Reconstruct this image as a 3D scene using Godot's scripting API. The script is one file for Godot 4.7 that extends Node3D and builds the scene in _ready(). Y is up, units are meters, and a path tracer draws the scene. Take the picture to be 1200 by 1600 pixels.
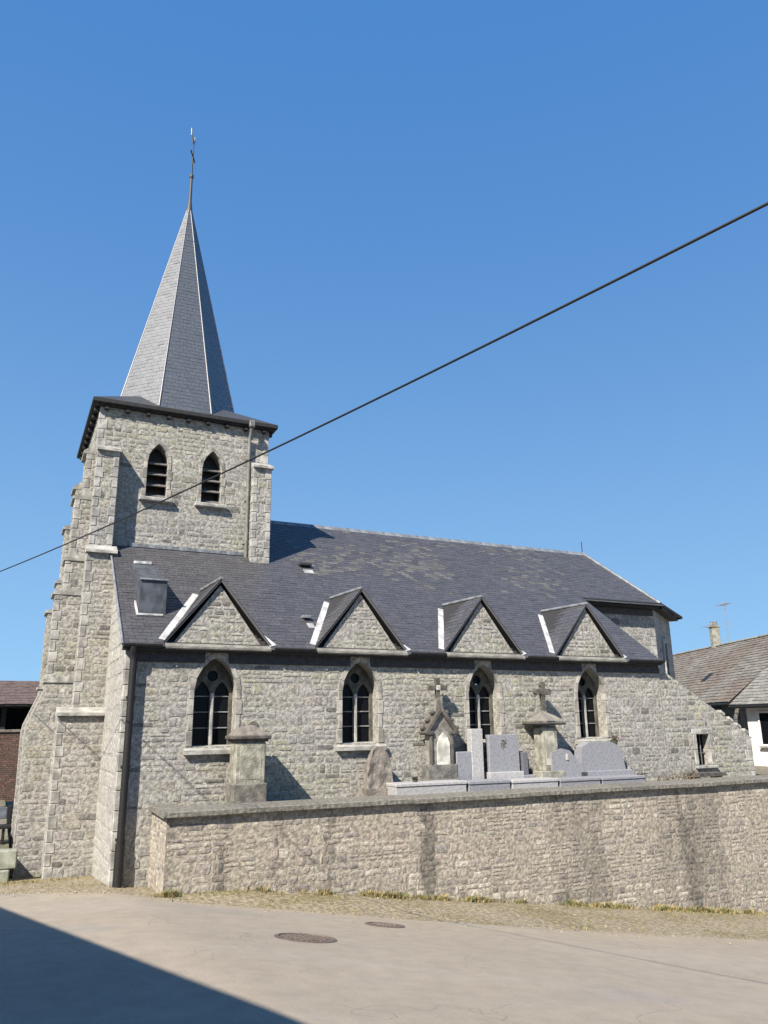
extends Node3D
# A village church of grey rubble stone above a churchyard wall, seen from the sloping street.
# x runs east along the church, y is up, z runs south towards the viewer; the church's south-west corner is the origin.

const TO_SUN := Vector3(-0.61350861, 0.66262005, 0.42958335)
const ROOF_RISE := 0.722          # rise of the main roof per metre
const RIDGE_Z := -6.05
const RIDGE_Y := 8.88

var rng := RandomNumberGenerator.new()
var fn := FastNoiseLite.new()
var fn2 := FastNoiseLite.new()
var M := {}
var pool := []                    # every laid stone: {p: parent node, v, n, c, s: size in the picture}
var eye := Vector3(-2.117, 2.8, 16.313)

# ------------------------------------------------------------------ mesh builder
class MB:
	var v := PackedVector3Array()
	var n := PackedVector3Array()
	var c := PackedColorArray()
	var col := Color(1, 1, 1)
	func tri(a: Vector3, b: Vector3, d: Vector3) -> void:      # counter-clockwise seen from outside
		var nn := (b - a).cross(d - a).normalized()
		v.push_back(a); v.push_back(d); v.push_back(b)
		n.push_back(nn); n.push_back(nn); n.push_back(nn)
		c.push_back(col); c.push_back(col); c.push_back(col)
	func tris(a: Vector3, b: Vector3, d: Vector3, na: Vector3, nb: Vector3, nd: Vector3) -> void:
		v.push_back(a); v.push_back(d); v.push_back(b)
		n.push_back(na); n.push_back(nd); n.push_back(nb)
		c.push_back(col); c.push_back(col); c.push_back(col)
	func quad(a: Vector3, b: Vector3, d: Vector3, e: Vector3) -> void:
		tri(a, b, d); tri(a, d, e)
	func box(ctr: Vector3, size: Vector3, bs := Basis(), ch := 0.0) -> void:
		var h := size / 2.0
		if ch <= 0.0:
			ch = 0.0
		ch = min(ch, min(h.x, min(h.y, h.z)) * 0.9)
		for ax in 3:
			for s in [-1.0, 1.0]:
				var a1 := (ax + 1) % 3
				var a2 := (ax + 2) % 3
				var p := []
				for k in [[-1, -1], [1, -1], [1, 1], [-1, 1]]:
					var q := Vector3.ZERO
					q[ax] = s * h[ax]
					q[a1] = k[0] * (h[a1] - ch)
					q[a2] = k[1] * (h[a2] - ch)
					p.append(ctr + bs * q)
				if s > 0: quad(p[0], p[1], p[2], p[3])
				else: quad(p[3], p[2], p[1], p[0])
		if ch > 0.0:
			for ax in 3:
				var a1 := (ax + 1) % 3
				var a2 := (ax + 2) % 3
				for s1 in [-1.0, 1.0]:
					for s2 in [-1.0, 1.0]:
						var e := []
						for t in [-1.0, 1.0]:
							var q1 := Vector3.ZERO
							q1[ax] = t * (h[ax] - ch); q1[a1] = s1 * h[a1]; q1[a2] = s2 * (h[a2] - ch)
							var q2 := Vector3.ZERO
							q2[ax] = t * (h[ax] - ch); q2[a1] = s1 * (h[a1] - ch); q2[a2] = s2 * h[a2]
							e.append(ctr + bs * q1); e.append(ctr + bs * q2)
						if s1 * s2 > 0: quad(e[0], e[2], e[3], e[1])
						else: quad(e[1], e[3], e[2], e[0])
			for sx in [-1.0, 1.0]:
				for sy in [-1.0, 1.0]:
					for sz in [-1.0, 1.0]:
						var a := ctr + bs * Vector3(sx * h.x, sy * (h.y - ch), sz * (h.z - ch))
						var b := ctr + bs * Vector3(sx * (h.x - ch), sy * h.y, sz * (h.z - ch))
						var d := ctr + bs * Vector3(sx * (h.x - ch), sy * (h.y - ch), sz * h.z)
						if sx * sy * sz > 0: tri(a, b, d)
						else: tri(a, d, b)
	func prism(poly: PackedVector2Array, o: Vector3, ux: Vector3, uy: Vector3, depth: float) -> void:
		# a flat outline in the plane of ux and uy; its front faces ux x uy and it reaches back by depth
		var p := poly.duplicate()
		if Geometry2D.is_polygon_clockwise(p): p.reverse()
		# Geometry2D calls y-down outlines clockwise; settle it by the signed area
		var area := 0.0
		for i in p.size():
			var q := p[(i + 1) % p.size()]
			area += p[i].x * q.y - q.x * p[i].y
		if area < 0.0: p.reverse()
		var back := -ux.cross(uy).normalized() * depth
		var idx := Geometry2D.triangulate_polygon(p)
		for i in range(0, idx.size(), 3):
			var a := p[idx[i]]; var b := p[idx[i + 1]]; var d := p[idx[i + 2]]
			if (b - a).cross(d - a) < 0.0:
				var t := b; b = d; d = t
			var A := o + ux * a.x + uy * a.y; var B := o + ux * b.x + uy * b.y; var D := o + ux * d.x + uy * d.y
			tri(A, B, D)
			tri(A + back, D + back, B + back)
		for i in p.size():
			var a := o + ux * p[i].x + uy * p[i].y
			var q := p[(i + 1) % p.size()]
			var b := o + ux * q.x + uy * q.y
			quad(a, a + back, b + back, b)
	func tube(path: PackedVector3Array, r: float, sides := 8, r_end := -1.0) -> void:
		var rings := []
		for i in path.size():
			var d := (path[min(i + 1, path.size() - 1)] - path[max(i - 1, 0)]).normalized()
			var a := d.cross(Vector3(0.31, 0.2, 0.93)).normalized()
			if abs(d.y) < 0.6: a = d.cross(Vector3.UP).normalized()
			var b := d.cross(a).normalized()
			var rr := r if r_end < 0.0 else lerpf(r, r_end, float(i) / (path.size() - 1))
			var ring := []
			for k in sides:
				var w := TAU * k / sides
				var o := a * cos(w) + b * sin(w)
				ring.append([path[i] + o * rr, o])
			rings.append(ring)
		for i in path.size() - 1:
			for k in sides:
				var A = rings[i][k]; var B = rings[i][(k + 1) % sides]
				var C = rings[i + 1][k]; var D = rings[i + 1][(k + 1) % sides]
				tris(A[0], B[0], D[0], A[1], B[1], D[1]); tris(A[0], D[0], C[0], A[1], D[1], C[1])
		for e in [0, path.size() - 1]:
			for k in sides:
				var A: Vector3 = rings[e][k][0]; var B: Vector3 = rings[e][(k + 1) % sides][0]
				if e == 0: tri(path[0], B, A)
				else: tri(path[e], A, B)
	func lathe(prof: PackedVector2Array, o: Vector3, sides := 16) -> void:     # (radius, height) from bottom to top
		for i in prof.size() - 1:
			var a := prof[i]; var b := prof[i + 1]
			var sl := Vector2(b.y - a.y, a.x - b.x).normalized()
			for k in sides:
				var w := TAU * k / sides; var u := TAU * (k + 1) / sides
				var dw := Vector3(cos(w), 0, -sin(w)); var du := Vector3(cos(u), 0, -sin(u))
				var nw := (dw * sl.x + Vector3.UP * sl.y).normalized(); var nu := (du * sl.x + Vector3.UP * sl.y).normalized()
				var A := o + dw * a.x + Vector3.UP * a.y; var B := o + du * a.x + Vector3.UP * a.y
				var C := o + dw * b.x + Vector3.UP * b.y; var D := o + du * b.x + Vector3.UP * b.y
				if a.x > 1e-5: tris(A, B, D, nw, nu, nu)
				if b.x > 1e-5: tris(A, D, C, nw, nu, nw)
	func add(o: Dictionary) -> void:
		v.append_array(o.v); n.append_array(o.n); c.append_array(o.c)
	func mesh() -> ArrayMesh:
		var m := ArrayMesh.new()
		if v.is_empty(): return m
		var a := []
		a.resize(Mesh.ARRAY_MAX)
		a[Mesh.ARRAY_VERTEX] = v; a[Mesh.ARRAY_NORMAL] = n; a[Mesh.ARRAY_COLOR] = c
		m.add_surface_from_arrays(Mesh.PRIMITIVE_TRIANGLES, a)
		return m

# ------------------------------------------------------------------ nodes
var taken := {}
func numbered(called: String) -> String:
	var k: int = taken.get(called, -1) + 1
	taken[called] = k
	return called if k == 0 else "%s_%03d" % [called, k]

func thing(called: String, label: String, category: String, at := Vector3.ZERO, turn := 0.0, group := "") -> Node3D:
	var o := Node3D.new()
	o.name = numbered(called)
	add_child(o)
	o.position = at
	o.rotation.y = turn
	o.set_meta("label", label); o.set_meta("category", category); o.set_meta("kind", "thing")
	if group: o.set_meta("group", group)
	return o

func piece(called: String, b: MB, mat: Material, parent: Node, at := Vector3.ZERO) -> MeshInstance3D:
	var o := MeshInstance3D.new()
	o.name = called
	o.mesh = b.mesh()
	o.material_override = mat
	o.position = at
	parent.add_child(o, true)
	return o

func part(called: String, parent: Node, at := Vector3.ZERO) -> Node3D:
	var o := Node3D.new()
	o.name = called
	o.position = at
	parent.add_child(o, true)
	return o

func structure(called: String, b: MB, mat: Material, label: String) -> MeshInstance3D:
	var o := piece(called, b, mat, self)
	o.set_meta("kind", "structure"); o.set_meta("label", label)
	return o

func one_box(called: String, ctr: Vector3, size: Vector3, mat: Material, parent: Node, ch := 0.01, col := Color(1, 1, 1), bs := Basis()) -> MeshInstance3D:
	var b := MB.new()
	b.col = col
	b.box(ctr, size, bs, ch)
	return piece(called, b, mat, parent)

# ------------------------------------------------------------------ materials
func lin(r: float, g: float, b: float) -> Color:
	return Color(r, g, b).linear_to_srgb()

func noise_tex(seed_: int, freq: float, lo: float, hi: float, size := 512, speck := 0.0) -> ImageTexture:
	var f := FastNoiseLite.new()
	f.seed = seed_; f.frequency = freq; f.fractal_octaves = 5; f.noise_type = FastNoiseLite.TYPE_SIMPLEX_SMOOTH
	var src := f.get_seamless_image(size, size)
	src.convert(Image.FORMAT_RGB8)
	var data := src.get_data()
	var r := RandomNumberGenerator.new(); r.seed = seed_
	for i in range(0, data.size(), 3):
		var t := data[i] / 255.0
		var g := lerpf(lo, hi, clampf((t - 0.2) / 0.6, 0, 1))
		if speck > 0.0: g += (r.randf() - 0.5) * speck
		var q := int(clampf(g, 0, 1) * 255.0)
		data[i] = q; data[i + 1] = q; data[i + 2] = q
	return ImageTexture.create_from_image(Image.create_from_data(size, size, false, Image.FORMAT_RGB8, data))

func road_tex() -> ImageTexture:
	var n := 1536
	var f := FastNoiseLite.new()
	f.seed = 31; f.frequency = 0.01; f.fractal_octaves = 6
	var im := f.get_seamless_image(n, n)
	im.convert(Image.FORMAT_RGB8)
	var data := im.get_data()
	var r := RandomNumberGenerator.new(); r.seed = 5
	for i in range(0, data.size(), 3):
		var g := 0.86 + 0.10 * data[i] / 255.0 + (r.randf() - 0.5) * 0.22
		var q := int(clampf(g, 0, 1) * 255.0)
		data[i] = q; data[i + 1] = q; data[i + 2] = q
	im = Image.create_from_data(n, n, false, Image.FORMAT_RGB8, data)
	for k in 11:                                     # hairline cracks wander through the old surface
		var p := Vector2(r.randf(), r.randf()) * n
		var a := r.randf() * TAU
		for i in r.randi_range(150, 700):
			a += r.randfn(0.0, 0.22)
			p += Vector2(cos(a), sin(a)) * 1.6
			var g := r.randf_range(0.55, 0.75)
			for w in r.randi_range(1, 2):
				im.set_pixel(posmod(int(p.x) + w, n), posmod(int(p.y), n), Color(g, g * 0.98, g * 0.95))
				im.set_pixel(posmod(int(p.x) + w, n), posmod(int(p.y) + 1, n), Color(g, g * 0.98, g * 0.95))
	for k in 26:                                     # drips and small stains
		var p := Vector2(r.randf(), r.randf()) * n
		var rad := r.randf_range(3.0, 16.0)
		for i in int(rad * rad * 1.5):
			var q := p + Vector2(r.randfn(0, 0.5), r.randfn(0, 0.5)) * rad
			var c := im.get_pixel(posmod(int(q.x), n), posmod(int(q.y), n)) * 0.93
			im.set_pixel(posmod(int(q.x), n), posmod(int(q.y), n), c)
	return ImageTexture.create_from_image(im)

func normal_tex(seed_: int, freq: float, strength: float, size := 512) -> ImageTexture:
	var f := FastNoiseLite.new()
	f.seed = seed_; f.frequency = freq; f.fractal_octaves = 5
	var src := f.get_seamless_image(size, size)
	src.convert(Image.FORMAT_RGBA8)
	src.bump_map_to_normal_map(strength)
	return ImageTexture.create_from_image(src)

func mat(col: Color, rough: float, tex = null, nrm = null, scale := 0.7, nscale := 1.0, metal := 0.0) -> StandardMaterial3D:
	var m := StandardMaterial3D.new()
	m.albedo_color = col
	m.roughness = rough
	m.metallic = metal
	m.vertex_color_use_as_albedo = true
	m.uv1_triplanar = true
	m.uv1_world_triplanar = true
	m.uv1_scale = Vector3.ONE * scale
	if tex: m.albedo_texture = tex
	if nrm:
		m.normal_enabled = true
		m.normal_texture = nrm
		m.normal_scale = nscale
	return m

func make_materials() -> void:
	var grain := noise_tex(11, 0.02, 0.74, 1.0, 512, 0.10)
	var coarse := noise_tex(12, 0.008, 0.70, 1.0, 512, 0.06)
	var speck := noise_tex(13, 0.015, 0.86, 1.0, 512, 0.07)
	var rough_n := normal_tex(21, 0.03, 5.0)
	var fine_n := normal_tex(22, 0.06, 3.0)
	M.stone = mat(Color.WHITE, 0.92, grain, rough_n, 0.9, 0.8)
	M.mortar = mat(lin(0.385, 0.373, 0.342), 0.95, grain, rough_n, 0.8, 0.8)
	M.warm_mortar = mat(lin(0.41, 0.37, 0.305), 0.95, grain, rough_n, 0.8, 0.8)
	M.dressed = mat(lin(0.43, 0.425, 0.40), 0.88, coarse, fine_n, 0.6, 0.5)
	M.coping = mat(lin(0.21, 0.20, 0.175), 0.92, grain, rough_n, 0.7, 0.9)
	M.slate = mat(Color.WHITE, 0.5, grain, fine_n, 1.3, 0.35)
	M.deck = mat(lin(0.02, 0.02, 0.022), 0.9)
	M.zinc = mat(lin(0.66, 0.67, 0.68), 0.5, coarse, fine_n, 0.8, 0.2, 0.1)
	M.dull_zinc = mat(lin(0.30, 0.32, 0.34), 0.5, coarse, fine_n, 0.8, 0.2, 0.3)
	M.dark_wood = mat(lin(0.018, 0.019, 0.021), 0.7, grain, fine_n, 0.6, 0.4)
	M.iron = mat(lin(0.012, 0.012, 0.013), 0.55, grain, fine_n, 1.0, 0.3)
	M.grey_pipe = mat(lin(0.20, 0.21, 0.20), 0.5, coarse, fine_n, 0.8, 0.2)
	M.glass = mat(lin(0.006, 0.007, 0.009), 0.2)
	M.glass.metallic_specular = 0.22
	M.lead = mat(lin(0.30, 0.30, 0.29), 0.6, coarse)
	M.louvre = mat(lin(0.16, 0.15, 0.14), 0.8, grain, fine_n, 0.8, 0.5)
	M.granite = mat(lin(0.265, 0.27, 0.30), 0.5, speck, fine_n, 1.6, 0.15)
	M.pale_granite = mat(lin(0.41, 0.41, 0.415), 0.55, speck, fine_n, 1.6, 0.15)
	M.old_stone = mat(lin(0.33, 0.325, 0.27), 0.9, coarse, rough_n, 0.9, 0.6)
	M.dark_stone = mat(lin(0.115, 0.105, 0.095), 0.9, coarse, rough_n, 0.9, 0.6)
	M.brown_stone = mat(lin(0.25, 0.225, 0.20), 0.9, coarse, rough_n, 0.9, 0.8)
	M.tint_stone = mat(Color.WHITE, 0.9, coarse, rough_n, 0.9, 0.6)
	M.tint_wood = mat(Color.WHITE, 0.7, grain, fine_n, 0.6, 0.4)
	M.white_stone = mat(lin(0.72, 0.70, 0.64), 0.7, coarse, fine_n, 0.7, 0.2)
	M.road = mat(Color.WHITE, 0.93, road_tex(), normal_tex(32, 0.25, 2.0, 1024), 0.16, 0.08)
	M.earth = mat(Color.WHITE, 0.97, noise_tex(33, 0.03, 0.66, 1.0, 512, 0.2), rough_n, 0.5, 1.0)
	M.blade = mat(Color.WHITE, 0.9)
	M.brick = mat(Color.WHITE, 0.93, grain, rough_n, 0.9, 0.6)
	M.tile = mat(Color.WHITE, 0.9, grain, rough_n, 0.9, 0.6)
	M.plaster = mat(lin(0.80, 0.775, 0.75), 0.9, noise_tex(14, 0.01, 0.88, 1.0, 512, 0.05), fine_n, 0.4, 0.4)
	M.timber = mat(lin(0.10, 0.08, 0.06), 0.85, grain, fine_n, 0.7, 0.6)
	M.manhole = mat(lin(0.16, 0.125, 0.105), 0.75, coarse, rough_n, 2.0, 0.6)
	M.cable = mat(lin(0.012, 0.012, 0.012), 0.6)
	M.metal = mat(lin(0.4, 0.4, 0.42), 0.4, null, null, 1.0, 1.0, 0.7)
	M.leaf = mat(Color.WHITE, 0.8)

# ------------------------------------------------------------------ the lie of the land
func smooth(a: float, b: float, x: float) -> float:
	var t := clampf((x - a) / (b - a), 0.0, 1.0)
	return t * t * (3.0 - 2.0 * t)

func road_edge(x: float) -> float:                 # z of the road's far edge
	var pts := [[-60.0, -6.0], [-12.0, -2.6], [-1.8, -0.55], [1.06, 2.1], [3.97, 3.4], [7.23, 4.25], [11.25, 4.8], [20.0, 5.6], [90.0, 9.0]]
	for i in pts.size() - 1:
		if x < pts[i + 1][0]:
			return lerpf(pts[i][1], pts[i + 1][1], clampf((x - pts[i][0]) / (pts[i + 1][0] - pts[i][0]), 0, 1))
	return 9.0

func height(x: float, z: float) -> float:
	var gx := 0.0
	if x > 0.0:
		gx = -0.133 * (x - 0.25 * (1.0 - exp(-x / 0.25)) * 0.0)
		if x > 22.0: gx = -0.133 * (22.0 + 12.0 * (1.0 - exp(-(x - 22.0) / 12.0)))
	var gz := 0.0
	if z > 0.0: gz = 0.07 * (z if z < 22.0 else 22.0 + 10.0 * (1.0 - exp(-(z - 22.0) / 10.0)))
	else: gz = 0.085 * maxf(z, -12.0)
	var bank := 0.17 * smooth(0.3, 2.2, x) * (1.0 - smooth(1.5, road_edge(x), z))
	return gx + gz + bank + 0.012 * fn.get_noise_2d(x * 9.0, z * 9.0)

func build_land() -> void:
	var xs := PackedFloat32Array()
	var zs := PackedFloat32Array()
	for v in [-900.0, -400.0, -180.0, -90.0, -50.0, -30.0, -20.0, -14.0, -10.0, -7.0, -5.0, -4.0]: xs.append(v)
	var t := -3.0
	while t < 20.0: xs.append(t); t += 0.25
	for v in [20.0, 22.0, 25.0, 30.0, 38.0, 50.0, 70.0, 110.0, 200.0, 400.0, 900.0]: xs.append(v)
	for v in [-900.0, -400.0, -180.0, -90.0, -50.0, -30.0, -20.0, -14.0, -10.0, -8.0]: zs.append(v)
	t = -7.0
	while t < 7.0: zs.append(t); t += 0.2
	t = 7.0
	while t < 20.0: zs.append(t); t += 0.6
	for v in [20.0, 24.0, 30.0, 40.0, 60.0, 100.0, 200.0, 400.0, 900.0]: zs.append(v)
	var b := MB.new()
	var g := func(x: float, z: float) -> Vector3:
		return Vector3(x, height(x, z) - 0.07 * smooth(0.0, 0.25, z - road_edge(x)), z)
	var tint := func(x: float, z: float) -> Color:
		var a := 0.5 + 0.5 * fn.get_noise_2d(x * 24.0, z * 24.0)
		var m := 0.5 + 0.5 * fn2.get_noise_2d(x * 60.0, z * 60.0)
		var earth := Color(0.365, 0.308, 0.215)
		var moss := Color(0.235, 0.20, 0.10)
		var c := earth.lerp(moss, smooth(0.45, 0.75, a * 0.6 + m * 0.4))
		# a mat of yellowed moss and seedlings in patches along the foot of the wall
		var foot := z - 1.5 if x > 0.5 else (z if x > 0.0 else z + 2.9)
		var p := 0.5 + 0.5 * fn2.get_noise_2d(x * 34.0, z * 80.0 + 30.0)
		if foot < 1.2: c = c.lerp(Color(0.25, 0.225, 0.095), 0.75 * smooth(0.45, 0.62, p - 0.22 * foot))
		return c * (0.82 + 0.3 * m)
	var sheet := func(xa: PackedFloat32Array, za: PackedFloat32Array, pos: Callable, colour: Callable) -> MB:
		var o := MB.new()
		var P := []
		for i in xa.size():
			var row := []
			for k in za.size(): row.append(pos.call(xa[i], za[k]))
			P.append(row)
		var N := []
		for i in xa.size():
			var row := []
			for k in za.size():
				var du: Vector3 = P[min(i + 1, xa.size() - 1)][k] - P[max(i - 1, 0)][k]
				var dv: Vector3 = P[i][min(k + 1, za.size() - 1)] - P[i][max(k - 1, 0)]
				row.append(dv.cross(du).normalized())
			N.append(row)
		for i in xa.size() - 1:
			for k in za.size() - 1:
				var A: Vector3 = P[i][k]; var B: Vector3 = P[i + 1][k]; var C: Vector3 = P[i][k + 1]; var D: Vector3 = P[i + 1][k + 1]
				var q := [A, C, D, A, D, B]
				var nn := [N[i][k], N[i][k + 1], N[i + 1][k + 1], N[i][k], N[i + 1][k + 1], N[i + 1][k]]
				for j in [0, 2, 1, 3, 5, 4]:
					o.v.push_back(q[j]); o.n.push_back(nn[j]); o.c.push_back(colour.call(q[j].x, q[j].z))
		return o
	b = sheet.call(xs, zs, g, tint)
	structure("ground", b, M.earth, "dry trodden earth and verge along the foot of the walls")
	# the road: rows run from its far edge towards the viewer
	var rows := PackedFloat32Array()
	t = 0.0
	while t < 12.0: rows.append(t); t += 0.25
	for v in [12.0, 13.0, 15.0, 18.0, 22.0, 28.0]: rows.append(v)
	var rx := PackedFloat32Array()
	for v in [-60.0, -40.0, -25.0, -16.0, -10.0, -7.0, -5.0]: rx.append(v)
	t = -4.0
	while t < 20.0: rx.append(t); t += 0.25
	for v in [20.0, 24.0, 30.0, 40.0, 55.0, 75.0]: rx.append(v)
	var rp := func(x: float, w: float) -> Vector3:
		var z: float = road_edge(x) + w + (0.10 * fn2.get_noise_2d(x * 30.0, 5.0) * (1.0 - smooth(0.0, 0.6, w)))
		return Vector3(x, height(x, z) + 0.012 * smooth(0.0, 0.3, w) - 0.004 * (1.0 - smooth(0.0, 0.2, w)), z)
	var rt := func(x: float, z: float) -> Color:
		var a := 0.5 + 0.5 * fn.get_noise_2d(x * 7.0 + 40.0, z * 12.0)
		var m := 0.5 + 0.5 * fn2.get_noise_2d(x * 22.0, z * 40.0)
		var s := 0.5 + 0.5 * fn.get_noise_2d(x * 3.0, z * 60.0)
		var base := Color(0.338, 0.292, 0.232)
		# dust and grit washed onto the edge
		var w := z - road_edge(x)
		var dust: float = (1.0 - smooth(0.1, 0.9 + 1.3 * a, w)) * (0.35 + 0.65 * m)
		base = base.lerp(Color(0.38, 0.32, 0.235), clampf(dust, 0, 1))
		# old patches and wheel tracks, paler where worn
		var track := 0.5 + 0.5 * fn2.get_noise_2d((x * 0.87 + z * 0.5) * 5.0, (z * 0.87 - x * 0.5) * 26.0 + 70.0)
		base = base.lerp(Color(0.375, 0.338, 0.285), 0.35 * smooth(0.5, 0.75, track))
		base = base.lerp(Color(0.27, 0.25, 0.225), 0.5 * smooth(0.62, 0.7, a))
		return base * (0.88 + 0.14 * a + 0.10 * m)
	b = sheet.call(rx, rows, rp, rt)
	structure("road", b, M.road, "pale worn asphalt street sloping down past the churchyard wall")
	# the raised churchyard behind its wall
	var cx := PackedFloat32Array(); var cz := PackedFloat32Array()
	t = 0.86
	while t < 20.0: cx.append(t); t += 0.3
	for v in [20.0, 24.0, 30.0, 40.0]: cx.append(v)
	for v in [-16.0, -10.0, -6.0, -3.0, -1.0, 0.0, 0.2, 0.4, 0.6, 0.8, 1.0, 1.2]: cz.append(v)
	var cp := func(x: float, z: float) -> Vector3: return Vector3(x, 1.27 + 0.03 * fn.get_noise_2d(x * 30.0, z * 30.0), z)
	var ct := func(x: float, z: float) -> Color:
		var a := 0.5 + 0.5 * fn.get_noise_2d(x * 40.0, z * 40.0)
		return Color(0.26, 0.235, 0.18).lerp(Color(0.12, 0.125, 0.06), smooth(0.4, 0.7, a))
	b = sheet.call(cx, cz, cp, ct)
	structure("churchyard_ground", b, M.earth, "gravelly churchyard strip between the church and its boundary wall")
	# raised yard west of the tower
	cx = PackedFloat32Array([-30.0, -20.0, -10.0, -6.0, -4.0, -3.0, -2.4, -2.0, -1.66]); cz = PackedFloat32Array([-60.0, -40.0, -25.0, -16.0, -10.0, -7.0, -5.0, -4.0, -3.4, -3.15])
	var yp := func(x: float, z: float) -> Vector3: return Vector3(x, 0.27 + 0.02 * fn.get_noise_2d(x * 30.0, z * 30.0), z)
	b = sheet.call(cx, cz, yp, ct)
	structure("yard_ground", b, M.earth, "raised earth yard beyond the low kerb west of the tower")

# ------------------------------------------------------------------ rubble stonework
func arch_half(o: Array, y: float) -> float:        # o: [centre, half width, sill, spring, apex]
	if y <= o[3]: return o[1]
	if y >= o[4]: return 0.0
	var r: float = o[4] - o[3]
	var R: float = (o[1] * o[1] + r * r) / (2.0 * o[1])
	var dy: float = y - o[3]
	return maxf(sqrt(maxf(R * R - dy * dy, 0.0)) - (R - o[1]), 0.0)

func minus(segs: Array, a: float, b: float) -> Array:
	var out := []
	for s in segs:
		if b <= s[0] or a >= s[1]: out.append(s); continue
		if a > s[0]: out.append([s[0], a])
		if b < s[1]: out.append([b, s[1]])
	return out

func minus_openings(segs: Array, ops: Array, v0: float, v1: float, rim: float) -> Array:
	for o in ops:
		if v1 < o[2] - 0.02 or v0 > o[4] + rim: continue
		var w: float = 0.0
		for y in [v0, (v0 + v1) * 0.5, v1]:
			if y < o[4] + rim: w = maxf(w, arch_half(o, minf(maxf(y - rim * 0.6, o[2]), o[4] - 0.05)))
		segs = minus(segs, o[0] - w - rim, o[0] + w + rim)
	return segs

func stone_shape(o: Vector3, ux: Vector3, uy: Vector3, nn: Vector3, x0: float, y0: float, w: float, h: float, proud: float, col: Color, warp: float) -> Dictionary:
	var b := MB.new()
	var j := 0.005 + 0.007 * rng.randf()
	var r := minf(minf(w, h) * 0.30, 0.05)
	var p := PackedVector2Array()
	var L := x0 + j; var R := x0 + w - j; var B := y0 + j; var T := y0 + h - j
	var cut := [r * rng.randf_range(0.2, 1.3), r * rng.randf_range(0.2, 1.3), r * rng.randf_range(0.2, 1.3), r * rng.randf_range(0.2, 1.3)]
	var q := minf(h, w) * 0.09
	p.append(Vector2(L + cut[0], B + rng.randf() * q)); p.append(Vector2(R - cut[1], B + rng.randf() * q))
	p.append(Vector2(R - rng.randf() * q, B + cut[1])); p.append(Vector2(R - rng.randf() * q, T - cut[2]))
	p.append(Vector2(R - cut[2], T - rng.randf() * q)); p.append(Vector2(L + cut[3], T - rng.randf() * q))
	p.append(Vector2(L + rng.randf() * q, T - cut[3])); p.append(Vector2(L + rng.randf() * q, B + cut[0]))
	var mid := Vector2((L + R) * 0.5, (B + T) * 0.5)
	var tu := rng.randf_range(-0.022, 0.022); var tv := rng.randf_range(-0.03, 0.03)
	var outer := []; var inner := []
	for k in 8:
		var a := p[k]
		if warp > 0.0:
			a += Vector2(0.6 * fn2.get_noise_2d(a.x * 40.0, a.y * 40.0 + 90.0), fn2.get_noise_2d(a.x * 28.0, a.y * 55.0)) * warp
		var d := a - mid
		var i := mid + d * Vector2(maxf(1.0 - 0.028 / maxf(w, 0.06), 0.6), maxf(1.0 - 0.028 / maxf(h, 0.06), 0.6))
		outer.append(o + ux * a.x + uy * a.y - nn * 0.003)
		inner.append(o + ux * i.x + uy * i.y + nn * maxf(proud + d.x * tu + d.y * tv + rng.randf_range(-0.002, 0.002), 0.001))
	var c := o + ux * mid.x + uy * mid.y + nn * (proud + 0.002 + rng.randf() * 0.004)
	b.col = col
	for k in 8:
		var e := (k + 1) % 8
		b.quad(outer[k], outer[e], inner[e], inner[k])
		b.tri(inner[k], inner[e], c)
	return {"v": b.v, "n": b.n, "c": b.c}

func lay(parent: Node3D, o: Vector3, ux: Vector3, v0: float, v1: float, iv: Callable, hh: Vector2, ww: Vector2, pal: Callable, warp := 0.022, smear := 0.30) -> void:
	var uy := Vector3.UP
	var nn := ux.cross(uy).normalized()
	var y := v0
	var base := parent.global_position
	var lo := 1e9; var hi := -1e9
	while y < v1 - 0.03:
		# a band a few stones high, broken into short blocks that are each coursed differently
		var band := rng.randf_range(hh.x * 1.9, hh.y * 2.3)
		if v1 - (y + band) < hh.x * 1.2: band = v1 - y
		lo = 1e9; hi = -1e9
		for q in [y, y + band * 0.33, y + band * 0.66]:
			for s in iv.call(q, q + 0.02): lo = minf(lo, s[0]); hi = maxf(hi, s[1])
		var xa := lo
		while xa < hi - 0.01:
			var xb := xa + rng.randf_range(ww.y * 1.2, ww.y * 3.2)
			if hi - xb < ww.y: xb = hi
			var rows := []
			var n: int = max(1, int(round(band / rng.randf_range(hh.x, hh.y))))
			var sum := 0.0
			for k in n: rows.append(rng.randf_range(0.7, 1.3)); sum += rows[k]
			var yy := y
			for k in n:
				var h: float = band * rows[k] / sum
				for s in iv.call(yy, yy + h):
					var x: float = maxf(s[0], xa)
					var e: float = minf(s[1], xb)
					while x < e - 0.025:
						var w: float = rng.randf_range(ww.x, ww.y) * (1.0 if rng.randf() < 0.75 else 0.55)
						if e - (x + w) < ww.x * 0.6: w = e - x
						var col: Color = pal.call(x + w * 0.5, yy + h * 0.5)
						# here and there the pointing is smeared over the stones
						if rng.randf() < smear * smooth(0.48, 0.66, 0.5 + 0.5 * fn.get_noise_2d((x + o.z) * 45.0 + 500.0, yy * 45.0)):
							x += w
							continue
						var st := stone_shape(o, ux, uy, nn, x, yy, w, h, rng.randf_range(0.002, 0.009), col, warp)
						var ctr: Vector3 = base + o + ux * (x + w * 0.5) + uy * (yy + h * 0.5)
						var to := eye - ctr
						st.p = parent
						st.s = w * h * maxf(nn.dot(to.normalized()), 0.02) / to.length_squared()
						pool.append(st)
						x += w
				yy += h
			xa = xb
		y += band

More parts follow.
